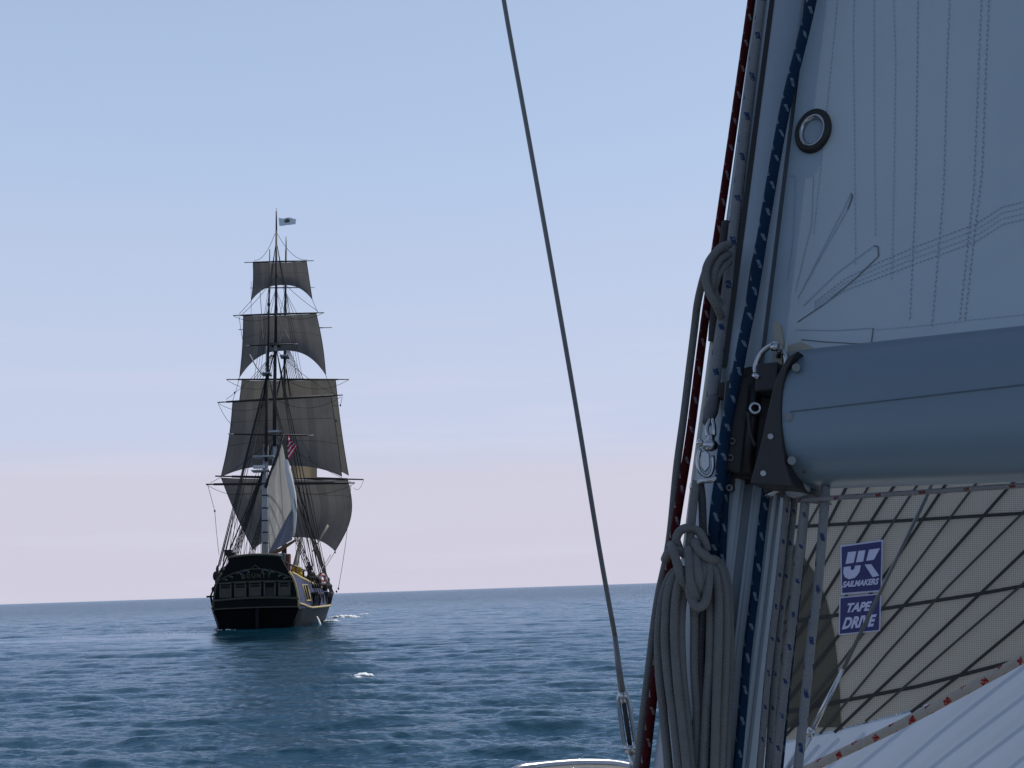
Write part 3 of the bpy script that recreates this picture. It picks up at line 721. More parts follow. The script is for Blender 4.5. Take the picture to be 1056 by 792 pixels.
for (a, La, b, Lb, w, sg) in (((259.3, 310), MN, (246.5, 324), MN, .5, 0), ((322, 309), MN, (327.5, 322), MN, .5, 0), ((247, 389.5), MN, (240, 413), MN, .5, .1), ((336, 387), MN, (345, 407.5), MN, .5, .1),
        ((259, 290), MN, (259, 324), MN, .4, 0), ((246.5, 326), MN - .3, (250.5, 352), MN - .6, .5, .1), 
        ((225, 416), MN - .4, (239, 438), MZ, .5, .2), ((353, 409), MN - .4, (351, 418), MN - .6, .5, 0), ((214, 499), MN - .4, (221.5, 527), MN - 2, .5, 0), ((221.5, 527), MN - 2, (226, 572), MN - 8, .5, .3),
        ((362, 500), MN - .4, (357.5, 552), MN - 4, .5, 0), ((357.5, 552), MN - 4, (349, 606), 12, .5, .2), ((361, 500), MN - .4, (360, 530), MN - 3, .35, 0), ((319, 471), MN - 4, (352, 491), MN, .6, 0), ((307, 446), MN - 4, (320, 471), MN - 4, .5, 0),
        ((345.5, 569), FR, (326, 600), 13, .6, 0), ((261, 567), FR, (252, 590), 16, .6, 0), ((375, 495), FR, (365, 503), FR - 2, .4, .5)):
    line(a, La, b, Lb, w, sag=sg, name='brace')
for (x, y, L) in ((221.5, 527, MN - 2), (349, 607, 12), (347, 610, 12), (345.5, 569.5, FR), (319, 471, MN - 4), (242, 405, MN - .5), (239, 438, MZ), (351, 418, MN - .6), (314, 569, 6), (346.5, 434, FR)):
    MB().blob(S(x, y, L), spxr(.9, L), .12, spxr(1.3, L), 5, 7).build('block', tar, ship)
for (a, La, b, Lb, w) in (((268, 298), MZ - 1, (271.5, 350), MZ - 1, .7), ((284, 323), MN - 1.2, (300, 352), MN - 1.5, .7), ((298.5, 322), MN - 1.2, (288.5, 352), MN - 1.5, .8), ((341, 572), 14, (322, 603), 9, .9), ((334, 575), 12, (338, 600), 9, .7)):
    line(a, La, b, Lb, w, manila, name='pale_halyard')
for k in range(12):   # running rigging belayed along both rails
    line((240 + 2.6 * k, 530 + 2 * k), 13, (236 + 3.0 * k, 578), 10, .45, name='running_line')
    line((304 + 2.2 * k, 540 + 2.4 * k), 12, (306 + 2.9 * k, 585 + k), 9, .45, name='running_line')

# flags and gear that hang from the ship are things of their own
def flag(name, quad, L, mat, label, cat, wav=.18):
    rows = []
    for i in range(9):
        t = i / 8; row = []
        for j in range(15):
            s = j / 14
            x = (quad[0][0] * (1 - s) + quad[1][0] * s) * (1 - t) + (quad[3][0] * (1 - s) + quad[2][0] * s) * t
            y = (quad[0][1] * (1 - s) + quad[1][1] * s) * (1 - t) + (quad[3][1] * (1 - s) + quad[2][1] * s) * t
            row.append(S(x, y + .5 * math.sin(s * 7), L) + Fs * (wav * s * math.sin(s * 9 + t * 2)))
        rows.append(row)
    return tag(MB().grid(rows).build(name, mat, recalc=False), label, cat)
mt, n, b = newmat('house_flag_cloth'); uv = n.nodes.new('ShaderNodeUVMap'); sp = n.nodes.new('ShaderNodeSeparateXYZ'); n.links.new(uv.outputs[0], sp.inputs[0])
du = math_(n, 'MULTIPLY', math_(n, 'SUBTRACT', sp.outputs[0], .48), 1.6); dv = math_(n, 'SUBTRACT', sp.outputs[1], .42)
dd = math_(n, 'SQRT', math_(n, 'ADD', math_(n, 'MULTIPLY', du, du), math_(n, 'MULTIPLY', dv, dv)))
n.links.new(mixc(n, math_(n, 'LESS_THAN', dd, .27), (.80, .80, .84), (.09, .13, .13)), b.inputs['Base Color']); b.inputs['Roughness'].default_value = .8
flag('flag', ((287.3, 224.5), (305.3, 225.3), (305, 231.5), (288, 232.8)), MN - 1, mt, 'small white flag with a dark emblem flying from the tallest mast', 'flag')
mt, n, b = newmat('striped_flag_cloth'); uv = n.nodes.new('ShaderNodeUVMap'); sp = n.nodes.new('ShaderNodeSeparateXYZ'); n.links.new(uv.outputs[0], sp.inputs[0])
stp = math_(n, 'LESS_THAN', math_(n, 'FRACT', math_(n, 'MULTIPLY', sp.outputs[1], 4.5)), .62)
can = math_(n, 'MULTIPLY', math_(n, 'LESS_THAN', sp.outputs[0], .28), math_(n, 'LESS_THAN', sp.outputs[1], .4))
n.links.new(mixc(n, can, mixc(n, stp, (.75, .72, .74), (.50, .02, .05)), (.03, .03, .10)), b.inputs['Base Color']); b.inputs['Roughness'].default_value = .8
fl = flag('flag', ((295.5, 449), (298, 450.5), (307, 461), (297.5, 475)), MZ - 1.2, mt, 'red and white striped flag hanging limp from the gaff of the tall ship', 'flag', .3)
bo = MB(); c = S(332.7, 597.5, 8); bo.ring(c, (Fs * .85 + Rs * .5).normalized(), Z, .36, .13, 24, 8)
mt, n, b = newmat('buoy_paint'); uv = n.nodes.new('ShaderNodeUVMap'); sp = n.nodes.new('ShaderNodeSeparateXYZ'); n.links.new(uv.outputs[0], sp.inputs[0])
n.links.new(mixc(n, math_(n, 'LESS_THAN', math_(n, 'FRACT', math_(n, 'MULTIPLY', sp.outputs[1], 5)), .45), (.28, .05, .05), (.5, .44, .44)), b.inputs['Base Color'])
tag(bo.build('lifebuoy', mt), 'red and white ring hung over the starboard rail of the tall ship', 'lifebuoy')
# crew member at the starboard rail
def person(name, foot, h, face, label, shirt, cap):
    root = empty(name, foot, label, 'person')
    me = bpy.data.meshes.new('body'); o = bpy.data.objects.new('body', me); COL.objects.link(o); o.parent = root
    side = face.cross(Z).normalized()
    J = [((0, 0, .52), .085), ((0, .0, .66), .08), ((0, 0, .80), .10), ((0, 0, .865), .035), ((0, .01, .93), .058), ((0, .01, .985), .045),
         ((.055, 0, .50), .055), ((.06, .02, .27), .04), ((.065, 0, .03), .026), ((.065, .06, .012), .02), ((-.055, 0, .50), .055), ((-.06, .02, .27), .04), ((-.065, 0, .03), .026), ((-.065, .06, .012), .02),
         ((.12, 0, .80), .036), ((.15, .03, .63), .028), ((.12, .14, .56), .02), ((-.12, 0, .80), .036), ((-.15, .03, .63), .028), ((-.12, .14, .56), .02)]
    E = [(0, 1), (1, 2), (2, 3), (3, 4), (4, 5), (0, 6), (6, 7), (7, 8), (8, 9), (0, 10), (10, 11), (11, 12), (12, 13), (2, 14), (14, 15), (15, 16), (2, 17), (17, 18), (18, 19)]
    me.from_pydata([tuple((side * x + face * y + Z * z) * h) for (x, y, z), _ in J], E, [])
    md = o.modifiers.new('skin', 'SKIN'); 
    sv = me.skin_vertices[0].data if me.skin_vertices else None
    if sv is None:
        bm = bmesh.new(); bm.from_mesh(me); bm.verts.layers.skin.verify(); bm.to_mesh(me); bm.free(); sv = me.skin_vertices[0].data
    for i, (_, r) in enumerate(J): sv[i].radius = (r * h, r * h * .85)
    sv[0].use_root = True
    o.modifiers.new('sub', 'SUBSURF').levels = 1; me.materials.append(shirt)
    MB().blob(foot + (face * .01 + Z * .985) * h, .062 * h, .066 * h, .04 * h, 5, 9).build('cap', cap, root)
    return root
navy_c = simple('navy_clothes', (.02, .025, .05), .8); red_c = simple('red_cap', (.25, .03, .03), .8)
person('person', S(319, 602, 7), 1.72, (Rs * -.4 - Fs).normalized(), 'person in dark clothes and red cap standing at the tall ship rail', navy_c, red_c)
# bilge water pouring from the side
tag(MB().tube([S(326.8, 636, 5.2), S(328.6, 640, 5.0), S(330, 645, 4.9)], [.05, .09, .12], 6, sub=3).blob(S(331, 645.5, 4.8), .28, .2, .08, 5, 8).build('bilge_outflow', foam_m), 'thin white jet of water pouring from the ship side', 'water jet')

# ------------------------------------------------------------------ yacht in the foreground
A0, A1 = P(825.5, 0, 2.14), P(727, 792, 1.86)
Ax = (A0 - A1).normalized()
mid = (A0 + A1) / 2
Bx = (C - mid); Bx = (Bx - Ax * Bx.dot(Ax)).normalized()
Sx = Ax.cross(Bx); Sx = Sx if Sx.dot(Rt) > 0 else -Sx
def pm(px, py, off=0.0): return hit(px, py, mid + Bx * off, Bx)
def axis_at(h): return A1 + Ax * h
HM = (A0 - A1).length
# mast: oval section with an open luff slot on the aft side
sec = []
RA, RB = .078, .098
slot = .0065; sx0 = .013
aft = []
for k in range(49):
    a = math.pi / 2 + 2 * math.pi * k / 48
    x, y = RA * math.cos(a), RB * math.sin(a)
    sec.append((x, y))
sec = sec[:-1]
def oval_y(x): return RB * math.sqrt(max(0, 1 - (x / RA) ** 2))
fwd = [p for p in sec if not (p[1] > 0 and abs(p[0] - sx0) < slot + .004)]
fwd.sort(key=lambda p: (math.atan2(p[1], p[0]) - math.atan2(oval_y(sx0), sx0)) % (2 * math.pi))
ring = [(sx0 - slot, oval_y(sx0) - .03), (sx0 - slot, oval_y(sx0 - slot) - .001), (sx0 - slot - .002, oval_y(sx0 - slot - .002))] + fwd + [(sx0 + slot + .002, oval_y(sx0 + slot + .002)), (sx0 + slot, oval_y(sx0 + slot) - .001), (sx0 + slot, oval_y(sx0) - .03)]
mast = empty('mast', axis_at(-.85), 'blue grey aluminium yacht mast with a dark luff slot, leaning right', 'mast')
hs = np.linspace(-.86, HM + 9, 12)
mb = MB(); mb.grid([[axis_at(h) + Sx * x + Bx * y for x, y in ring] for h in hs], close=True, sm=False)
for i in range(len(mb.smooth)): mb.smooth[i] = True
mo = mb.build('mast_tube', alu, mast); 
es = mo.modifiers.new('edges', 'EDGE_SPLIT'); es.split_angle = R(35)
# raised track strips either side of the slot, below the gooseneck
def hpix(py): return (pm(780, py) - A1).dot(Ax)
for sgn, w in ((-1, .006), (1, .010)):
    x = sx0 + sgn * (slot + w + .004)
    MB().box((axis_at(-.85) + axis_at(hpix(505))) / 2 + Sx * x + Bx * (oval_y(x) - .001), Sx * w, Bx * .006, (axis_at(hpix(505)) - axis_at(-.85)) / 2).build('track_flange', alu, mast, bevel=.002)
xx = sx0 + .036
for dx in (0, .012):
    MB().box((axis_at(-.85) + axis_at(hpix(512))) / 2 + Sx * (xx + dx) + Bx * (oval_y(xx + dx) + .000), Sx * .0022, Bx * .004, (axis_at(hpix(512)) - axis_at(-.85)) / 2).build('mast_rib', alu, mast)

xs = -.047
MB().box((axis_at(hpix(395)) + axis_at(HM + 8)) / 2 + Sx * xs + Bx * (oval_y(xs) - .002), Sx * .0042, Bx * .006, (axis_at(HM + 8) - axis_at(hpix(395))) / 2).build('side_strip', dark_m, mast)  # narrow dark strip along the mast's left face
# gooseneck bracket (black) with bolts, and the steel bail
gn = MB()
gp = [(748, 398), (771, 392), (800, 378), (812, 372), (803, 400), (795, 430), (786, 468), (780, 494), (757, 492), (742, 486), (744, 440)]
gn.prism([pm(x, y, .098) for x, y in gp], Bx * .035)
gn.prism([pm(x, y, .06) for x, y in [(752, 392), (770, 386), (784, 384), (800, 380), (806, 386), (800, 420), (790, 470), (782, 500), (768, 500), (750, 496)]], Bx * .05)
gb = gn.build('gooseneck_bracket', dark_m, mast, bevel=.004)
for (x, y, r) in ((755, 455, 2.8), (753, 472, 2.8), (752.5, 503, 2.6)):
    c = pm(x, y, .136); MB().ring(c, Sx, Ax, r * 1.9 / F0, .0015, 18, 6).build('bolt_ring', wire_m, gb)
MB().tube([pm(779, 398, .137), pm(775, 440, .137), pm(770, 488, .137)], .010, 10).build('gooseneck_pin', dark_m, gb)
MB().ring(pm(779, 421, .152), Sx, Ax, .0075, .0028, 20, 8).build('pin_ring', steel, gb)
MB().tube([pm(771, 425, .15), pm(774, 447, .15), pm(779, 460, .15)], .0025, 8, sub=4).build('lashing', rope_dk, gb)
MB().tube([pm(748, 402, .1), pm(748, 412, .1)], .0001, 4)
MB().box(pm(748, 404, .098), Sx * .010, Bx * .008, Ax * .013).build('mast_band', dark_m, mast, bevel=.002)
hk = MB().tube([pm(700 + 15, 497, .11), pm(714, 503, .125), pm(722, 497, .135), pm(733, 495, .145), pm(742, 492, .14), pm(749, 489, .12), pm(752, 488, .10)], .0042, 10, sub=5)
tag(hk.build('mast_bail', steel, mast))
plate = [(746, 493), (757, 491), (758, 506), (752, 509), (748, 507)]
MB().prism([pm(x, y, .101) for x, y in plate], Bx * .006).build('bail_plate', dark_m, mast, bevel=.001)
MB().tube([pm(752.5, 503, .106), pm(752.5, 503, .112)], .004, 10).build('plate_bolt', steel, mast)
MB().box(pm(703, 700, -.0), Sx * .004, Bx * .02, Ax * .01).build('fairlead', steel, mast)
MB().tube([pm(782, 252, .09), pm(782, 258, .10)], .006, 8).build('pad_eye', dark_m, mast)

# ropes up and down the mast
def rp(name, pts, rpx, mat, label, n=12, sub=6, cat='rope', group=None, offs=None):
    q = []
    for k, p in enumerate(pts):
        x, y = p[0], p[1]; o = p[2]
        q.append(pm(x, y, o))
    r = rpx * 1.98 / F0
    return tag(MB().tube(q, r, n, sub=sub).build(name, mat), label, cat, group)
rp('halyard', [(797, -160, .0), (775, 0, .0), (759, 113, .0), (742, 230, .0), (727, 330, .0), (711.5, 450, .0), (694, 560, .005), (677, 690, .0), (665, 792, .0), (650, 910, .0)], 4.6, rope_red, 'dark red halyard with white flecks running up the left edge of the mast', cat='halyard')
rp('halyard', [(808, -160, .06), (786.5, 0, .06), (771, 113, .065), (758, 227, .07), (752, 285, .075), (743, 345, .08), (738, 385, .085), (733.5, 418, .09)], 6.0, rope_fleck, 'thick pale halyard with blue flecks ending in an eye splice over the snap shackle', cat='halyard')
rp('halyard', [(868, -160, .12), (837, 0, .12), (809.5, 113, .125), (789, 227, .125), (777, 300, .13), (768, 345, .135), (759, 392, .14), (749, 440, .142), (743, 490, .142), (737.5, 530, .13), (734, 575, .11), (730, 640, .105), (722, 720, .105), (715, 800, .105), (708, 900, .105)], 5.6, rope_blue, 'navy blue halyard with white flecks crossing the mast face beside the sail luff', cat='halyard')
rp('halyard', [(752, 480, .118), (748, 510, .118), (745, 560, .112), (741, 640, .108), (734, 720, .108), (728, 800, .105), (720, 900, .105)], 4.2, rope_blue, 'short navy blue line behind the grey rope coil, right of its twin', cat='halyard')
rp('halyard', [(791, 490, .104), (789.5, 510, .106), (785, 550, .108), (778.5, 610, .108), (771, 670, .108), (766, 730, .108), (760.5, 792, .108), (751, 900, .108)], 4.3, rope_blue, 'blue line down the pale mast face under the boom end', cat='halyard')
g_ = 'pale flecked lines hanging from the boom end'
rp('control_line', [(812, 490, .13), (811, 522, .13), (803, 600, .12), (797, 650, .115), (791, 705, .11), (783.5, 792, .105), (773, 900, .1)], 3.4, rope_fleck2, 'leftmost of the thin pale flecked lines beside the mast edge, under the boom', cat='rope', group=g_)
rp('control_line', [(820, 492, .12), (818.5, 525, .12), (811, 590, .11), (804, 645, .105), (798.5, 705, .10), (792, 792, .095), (783, 900, .09)], 3.4, rope_fleck2, 'thin pale flecked line between the leftmost one and the blue edged one', cat='rope', group=g_)
rp('control_line', [(832, 495, .16), (829, 530, .16), (822, 595, .15), (815.5, 650, .14), (809, 705, .13), (800, 792, .12), (788, 900, .11)], 4.4, rope_fleck2, 'thicker pale flecked line, third from the mast, with a thin blue line along it', cat='rope', group=g_)
rp('blue_cord', [(834, 510, .15), (826, 595, .145), (820, 650, .135), (813, 715, .125), (806, 792, .115), (794, 900, .11)], 1.7, rope_blue, 'thin blue cord along the right side of the third flecked line', cat='cord')
rp('control_line', [(852, 495, .17), (850, 525, .17), (843, 610, .16), (837, 655, .155), (829, 735, .15), (823, 792, .145), (812, 900, .14)], 4.3, rope_fleck, 'pale line with large blue flecks, farthest right under the boom, passing the turnbuckle', cat='rope', group=g_)
rp('black_cord', [(783, 254, .105), (779.5, 259, .112), (775.5, 276, .115), (771, 308, .118), (767.5, 338, .122), (762, 365, .126), (757, 390, .135), (758, 402, .14)], 1.7, black_cord, 'thin black cord hooked to an eye on the mast face', cat='cord')
# grey halyard: standing part, loops on the mast, and the hung coil
rp('halyard', [(750, 254, .11), (741, 259, .11), (732, 270, .105), (727, 282, .10), (723, 296, .08), (719, 315, .05), (716, 340, .02), (711, 380, .0), (705, 430, .0), (698, 482, .0), (690, 560, -.01), (678, 620, -.01), (669, 690, -.01), (659, 775, -.01), (645, 910, -.01)], 4.0, rope_grey, 'plain grey halyard falling left of the red one, clear of the mast', cat='halyard')
lp = [pm(*p) for p in ((752, 252, .10), (742, 256, .12), (731, 270, .125), (727.5, 284, .125), (731, 301, .125), (738, 314, .12), (744, 327, .10))]
lo = MB().tube(lp, .0066, 12, sub=6)
for pts in (((752, 262, .10), (743, 267, .115), (737, 278, .118), (734.5, 293, .112), (736, 300, .10)), ((752, 270, .098), (745, 277, .108), (739.5, 287, .11), (737, 300, .10), (741, 312, .09))):
    lo.tube([pm(*p) for p in pts], .0062, 12, sub=6)
tag(lo.build('rope_loop', rope_grey), 'grey rope loop wrapped round the mast beside the thick flecked halyard', 'rope')
rp('dark_tail', [(749, 229, .035), (745, 260, .04), (740, 300, .05), (736.5, 330, .05), (735, 352, .04)], 5.0, rope_dk, 'dark grey rope tail behind the grey rope loop', cat='rope')
rp('lit_side_strip', [(738, 335, .035), (731, 390, .035), (724, 440, .035), (716, 500, .03), (708.5, 560, .025), (702, 610, .02)], 4.0, simple('bounce_lit_cream', (.42, .41, .37), .7, 0, .1, 40), 'cream strip of painted bounce light down the mast between red and grey ropes', cat='lit strip')  # bounce light on the mast's left side, painted as a cream strip

coil = empty('rope_coil', pm(712, 690, .12), 'coil of grey rope hung in a knot on the left of the mast', 'rope coil')
def cs(name, pts, rpx=4.4, mat=rope_grey):
    return MB().tube([pm(x, y, o) for x, y, o in pts], rpx * 1.9 / F0, 12, sub=6).build(name, mat, coil)
cs('hanging_strand', [(718, 497, .13), (716, 512, .135), (712.5, 545, .145), (711, 572, .15), (714, 600, .15), (716, 640, .14), (716, 690, .135), (719, 740, .13), (717, 800, .13), (717, 870, .13)], 4.2)
cs('hanging_strand', [(722, 498, .128), (724, 515, .13), (725, 545, .13), (727, 575, .13), (728, 610, .135), (724, 640, .135), (722, 690, .13), (727, 745, .13), (727, 870, .125)], 4.0, rope_dk)
loops = [
 [(716, 596, .13), (706, 588, .14), (695, 590, .135), (686, 606, .13), (681, 632, .125), (679, 660, .12), (680, 695, .12), (684, 735, .12), (690, 800, .12), (694, 870, .12)],
 [(716, 600, .145), (708, 590, .155), (699, 590, .15), (690, 608, .15), (687, 635, .145), (686.5, 665, .14), (690, 705, .14), (696, 750, .14), (701, 800, .14), (705, 870, .14)],
 [(716, 604, .15), (711, 594, .162), (703, 594, .16), (697.5, 612, .16), (695.5, 640, .155), (696, 670, .15), (699, 708, .15), (704, 752, .15), (708.5, 800, .15), (711, 870, .15)],
 [(716, 608, .14), (712, 600, .15), (707, 602, .15), (703, 625, .148), (702, 655, .145), (704, 700, .14), (709, 750, .14), (713, 800, .14), (716, 870, .14)],
 [(718, 598, .13), (726, 590, .145), (731, 600, .148), (733, 630, .148), (732, 680, .145), (729, 725, .14), (727, 765, .14), (725.5, 800, .14), (722, 870, .14)],
 [(718, 596, .14), (728, 583, .158), (736, 588, .16), (740.5, 612, .16), (741, 650, .155), (739.5, 700, .15), (738, 745, .15), (736.5, 800, .15), (734, 870, .15)],
 [(720, 594, .13), (731, 580, .148), (741, 585, .15), (746.5, 605, .148), (748.5, 640, .145), (747.5, 690, .14), (745, 740, .14), (742, 800, .14), (738, 870, .14)],
 [(722, 592, .12), (733, 577, .13), (744, 584, .13), (750.5, 606, .13), (752.5, 640, .125), (752.5, 690, .12), (750, 740, .12), (748, 800, .12), (744, 870, .12)]]
for k, q in enumerate(loops): cs('coil_strand', q, 4.45 + .25 * math.sin(k * 2.3))
cs('knot_turn', [(686, 577, .13), (690, 570, .15), (698, 568, .16), (708, 572, .16), (717, 578, .16), (722, 585, .15)], 4.7)
cs('knot_turn', [(692, 562, .14), (694, 566, .168), (698, 580, .174), (702, 594, .174), (706.5, 603, .165), (709, 610, .14)], 4.4)
cs('knot_turn', [(700, 565, .15), (697.5, 556, .155), (701, 548, .157), (708, 544.5, .158), (716, 546, .15), (722, 550, .15), (727, 560, .152), (729, 568, .15)], 4.4)
cs('knot_turn', [(716, 558, .155), (719, 566, .17), (726, 573, .172), (733, 577, .168), (738, 578, .15), (740, 584, .13)], 4.5)
cs('knot_turn', [(713, 585, .165), (711, 605, .172), (714, 620, .175), (720, 626, .176), (727, 621, .176), (730, 606, .174), (730.5, 590, .17), (729, 575, .16), (722, 568, .15)], 4.6)
cs('knot_turn', [(709, 565, .168), (711, 580, .176), (712, 598, .18), (716, 612, .178), (721, 620, .165)], 4.6)
cs('knot_turn', [(716, 570, .165), (719, 585, .178), (721, 600, .18), (722, 613, .165)], 4.4)
cs('knot_turn', [(724, 572, .16), (725, 590, .172), (725.5, 606, .17)], 4.2)

# snap shackle at the end of the flecked halyard
sh = empty('snap_shackle', pm(730, 455, .12), 'steel snap shackle clipped between the flecked halyard and the mast bail', 'shackle')
MB().tube([pm(737, 410, .092), pm(733, 424, .10), pm(729.5, 436, .112)], [.0095, .012, .008], 12, sub=4).build('splice_hood', hood_m, sh)
s1 = MB(); s1.tube([pm(735, 432, .12), pm(736.5, 442, .125), pm(736, 449, .125), pm(731, 450, .125), pm(729, 443, .122), pm(732, 432, .115)], .0034, 8, sub=5); s1.build('swivel_eye', steel, sh)
s2 = MB(); s2.blob(pm(732, 459, .128), .013, .009, .010, 8, 12, (Sx, Bx, Ax)); s2.blob(pm(722, 456.5, .128), .006, .006, .006, 7, 10, (Sx, Bx, Ax)); s2.tube([pm(733, 449, .125), pm(733, 458, .127)], .006, 10); s2.build('shackle_body', steel, sh)
s3 = MB(); s3.tube([pm(722, 463, .125), pm(719.5, 474, .125), pm(721, 485, .125), pm(727, 491, .125), pm(732, 490, .127), pm(735.5, 482, .127), pm(735, 470, .127)], .0032, 8, sub=5); s3.build('shackle_bow', steel, sh)
s4 = MB(); s4.prism([pm(x, y, .118) for x, y in ((722, 467), (728, 464), (732, 469), (732, 482), (727, 488), (722, 482))], Bx * .006); s4.build('shackle_gate', steel, sh, bevel=.0015)

# boom
BL, BRt = P(806, 434, 1.84), P(1056, 416, 1.84 * 143.5 / 162)
Xb = (BRt - BL).normalized()
Vb = (Ax - Xb * Ax.dot(Xb)).normalized(); Wb = Xb.cross(Vb); Wb = Wb if Wb.dot(C - BL) > 0 else -Wb
HB = 71.0 * 1.84 / F0; TB = .066
boom = empty('boom', BL, 'thick blue grey aluminium boom with a black end casting, swung out to the right', 'boom')
def bsec(x0, hh, tt, n=40):
    o = []
    for k in range(n):
        a = 2 * math.pi * k / n; c, s = math.cos(a), math.sin(a)
        o.append(BL + Xb * x0 + Wb * (tt * math.copysign(abs(c) ** .72, c)) + Vb * (hh * math.copysign(abs(s) ** .80, s)))
    return o
def bp_(px, py, off=0.0): return hit(px, py, BL + Wb * (TB + off), Wb)     # on the boom's camera side
X0 = (bp_(806, 434) - BL).dot(Xb)
mb = MB(); mb.grid([bsec(X0 + x, HB, TB) for x in (0, .2, .5, 1, 2, 3.4)], close=True)
n0 = len(mb.v); mb.v.extend(bsec(X0, HB, TB)); mb.face(range(n0, n0 + 40)); mb.build('boom_tube', boom_m, boom)
gl = MB(); p0, p1 = bp_(815, 424.5, .0005), bp_(1056, 396.5, .0005); dd_ = (p1 - p0); 
gl.box((p0 + p0 + dd_ * 3) / 2, dd_ * 1.5, Wb * .0012, Vb * .0007); gl.build('groove_line', simple('groove_shadow', (.09, .125, .16), .6), boom)
cp = [(823, 361.5), (817, 370), (811.5, 380), (808, 391), (806, 405), (805, 420), (805.5, 440), (807, 460), (810, 478), (814, 491), (819, 502), (800, 500.5), (773, 498.5), (776, 488), (781, 470), (786, 450), (790, 430), (795, 408), (800, 390), (806, 378), (812, 368)]
cq = MB(); cq.prism([bp_(x, y, .0035) for x, y in cp], -Wb * (2 * TB + .007)); 
cast = cq.build('end_casting', black_m, boom, bevel=.002)
for (x, y) in ((794.5, 450), (787, 488)):
    MB().tube([bp_(x, y, .003), bp_(x, y, .006)], .0042, 10).build('rivet', steel, cast)
screw_m = simple('dull_screw', (.20, .22, .24), .4, .5, .3, 200)
for (x, y) in ((821, 379), (813.5, 430), (816.5, 475)):
    sc_ = MB().tube([bp_(x, y, -.012 if y < 400 else -.004), bp_(x, y, .003)], .0062, 12)
    o = sc_.build('boom_screw', screw_m, boom)
MB().tube([bp_(829, 487, -.02), bp_(829, 487, -.001)], .002, 8).build('drain_hole', dark_m, boom)
# underside sheave block, tack plate and rings
MB().tube([bp_(790, 512, -.05), bp_(806, 503, -.05), bp_(812, 498, -.05)], .0035, 8, sub=3).tube([bp_(788, 507, -.055), bp_(800, 501, -.055)], .0035, 8).build('under_hook', steel, boom)
MB().blob(bp_(822, 505, -.05), .020, .014, .013, 8, 12, (Xb, Wb, Vb)).build('sheave', simple('grey_sheave', (.22, .24, .26), .5), boom)
tk = empty('tack_shackle', bp_(800, 372, -.02), 'steel rings and cream plate holding the sail tack above the boom end', 'shackle')
MB().tube([bp_(780.5, 388, -.02), bp_(779, 378, -.02), bp_(784, 366, -.02), bp_(792, 358, -.018), bp_(800, 354, -.018), bp_(804, 360, -.02), bp_(803, 368, -.03)], .0045, 10, sub=5).build('shackle_bow', steel, tk)
MB().tube([bp_(803, 360, -.03), bp_(809, 365, -.03), bp_(811, 374, -.03), bp_(808, 384, -.03)], .0045, 10, sub=5).build('shackle_bow', steel, tk)
MB().tube([bp_(796, 358, -.01), bp_(803, 358, -.01)], .006, 10).build('shackle_pin', steel, tk)
MB().tube([bp_(777, 386, -.01), bp_(783, 390, -.012)], .005, 8).build('clevis_pin', steel, tk)
MB().prism([bp_(x, y, -.035) for x, y in ((812, 356), (826, 352), (836, 357), (842, 362), (836, 370), (812, 376))], -Wb * .006).build('tack_plate', cream_m, tk, bevel=.001)
MB().prism([bp_(x, y, -.04) for x, y in ((797, 330), (805, 334), (808, 352), (806, 384), (795, 386), (797, 350))], -Wb * .006).build('luff_car', cream_m, tk, bevel=.001)
MB().box(bp_(796, 392, -.03), Xb * .018, Wb * .02, Vb * .022).build('toggle_block', dark_m, tk, bevel=.003)
# line under the boom with red flecks
p0, p1 = bp_(822, 516, -.05), bp_(1056, 500.5, -.05)
tag(MB().tube([p0, p0.lerp(p1, .5), p1, p1 + (p1 - p0) * 1.5], .0036, 10, sub=4).build('reef_line', rope_rd), 'thin pale line with red flecks stretched along the underside of the boom', 'rope')

# mainsail: plane through the mast slot and the boom, with belly to leeward
sl = lambda h: axis_at(h) + Sx * sx0 + Bx * (RB - .006)
Ns = Xb.cross(Ax).normalized(); Ns = Ns if Ns.dot(C - BL) > 0 else -Ns
h_foot = (bp_(812, 352) - A1).dot(Ax)
O_s = sl(h_foot)
def suv(px, py):
    q = hit(px, py, O_s, Ns); d = q - O_s
    # d = u*Xb + v*Ax (non-orthogonal)
    c = Xb.dot(Ax); a, b = d.dot(Xb), d.dot(Ax); u = (a - b * c) / (1 - c * c); return u, b - u * c
def spt(u, v, off=0.0):
    bel = .10 * (1 - math.exp(-max(0, u) * 2.2)) * (1 - math.exp(-max(0, v + .1) * 1.6)) + .003 * math.sin(u * 9 + v * 5) * min(1, max(0, u) * 3)
    return O_s + Xb * u + Ax * v - Ns * (bel - off)
ms = empty('mainsail', O_s, 'large blue grey mainsail in shade above the boom, with stitched seams and a round eyelet', 'sail')
rows = []
for i in range(90):
    v = -.10 + 10.5 * (i / 89) ** 2.0; um = 3.3 * max(.03, 1 - max(0, v) / 11)
    rows.append([spt(um * (j / 50) ** 1.4, v) for j in range(51)])
mso = MB().grid(rows).build('sail_panel', main_cloth, ms, recalc=False)
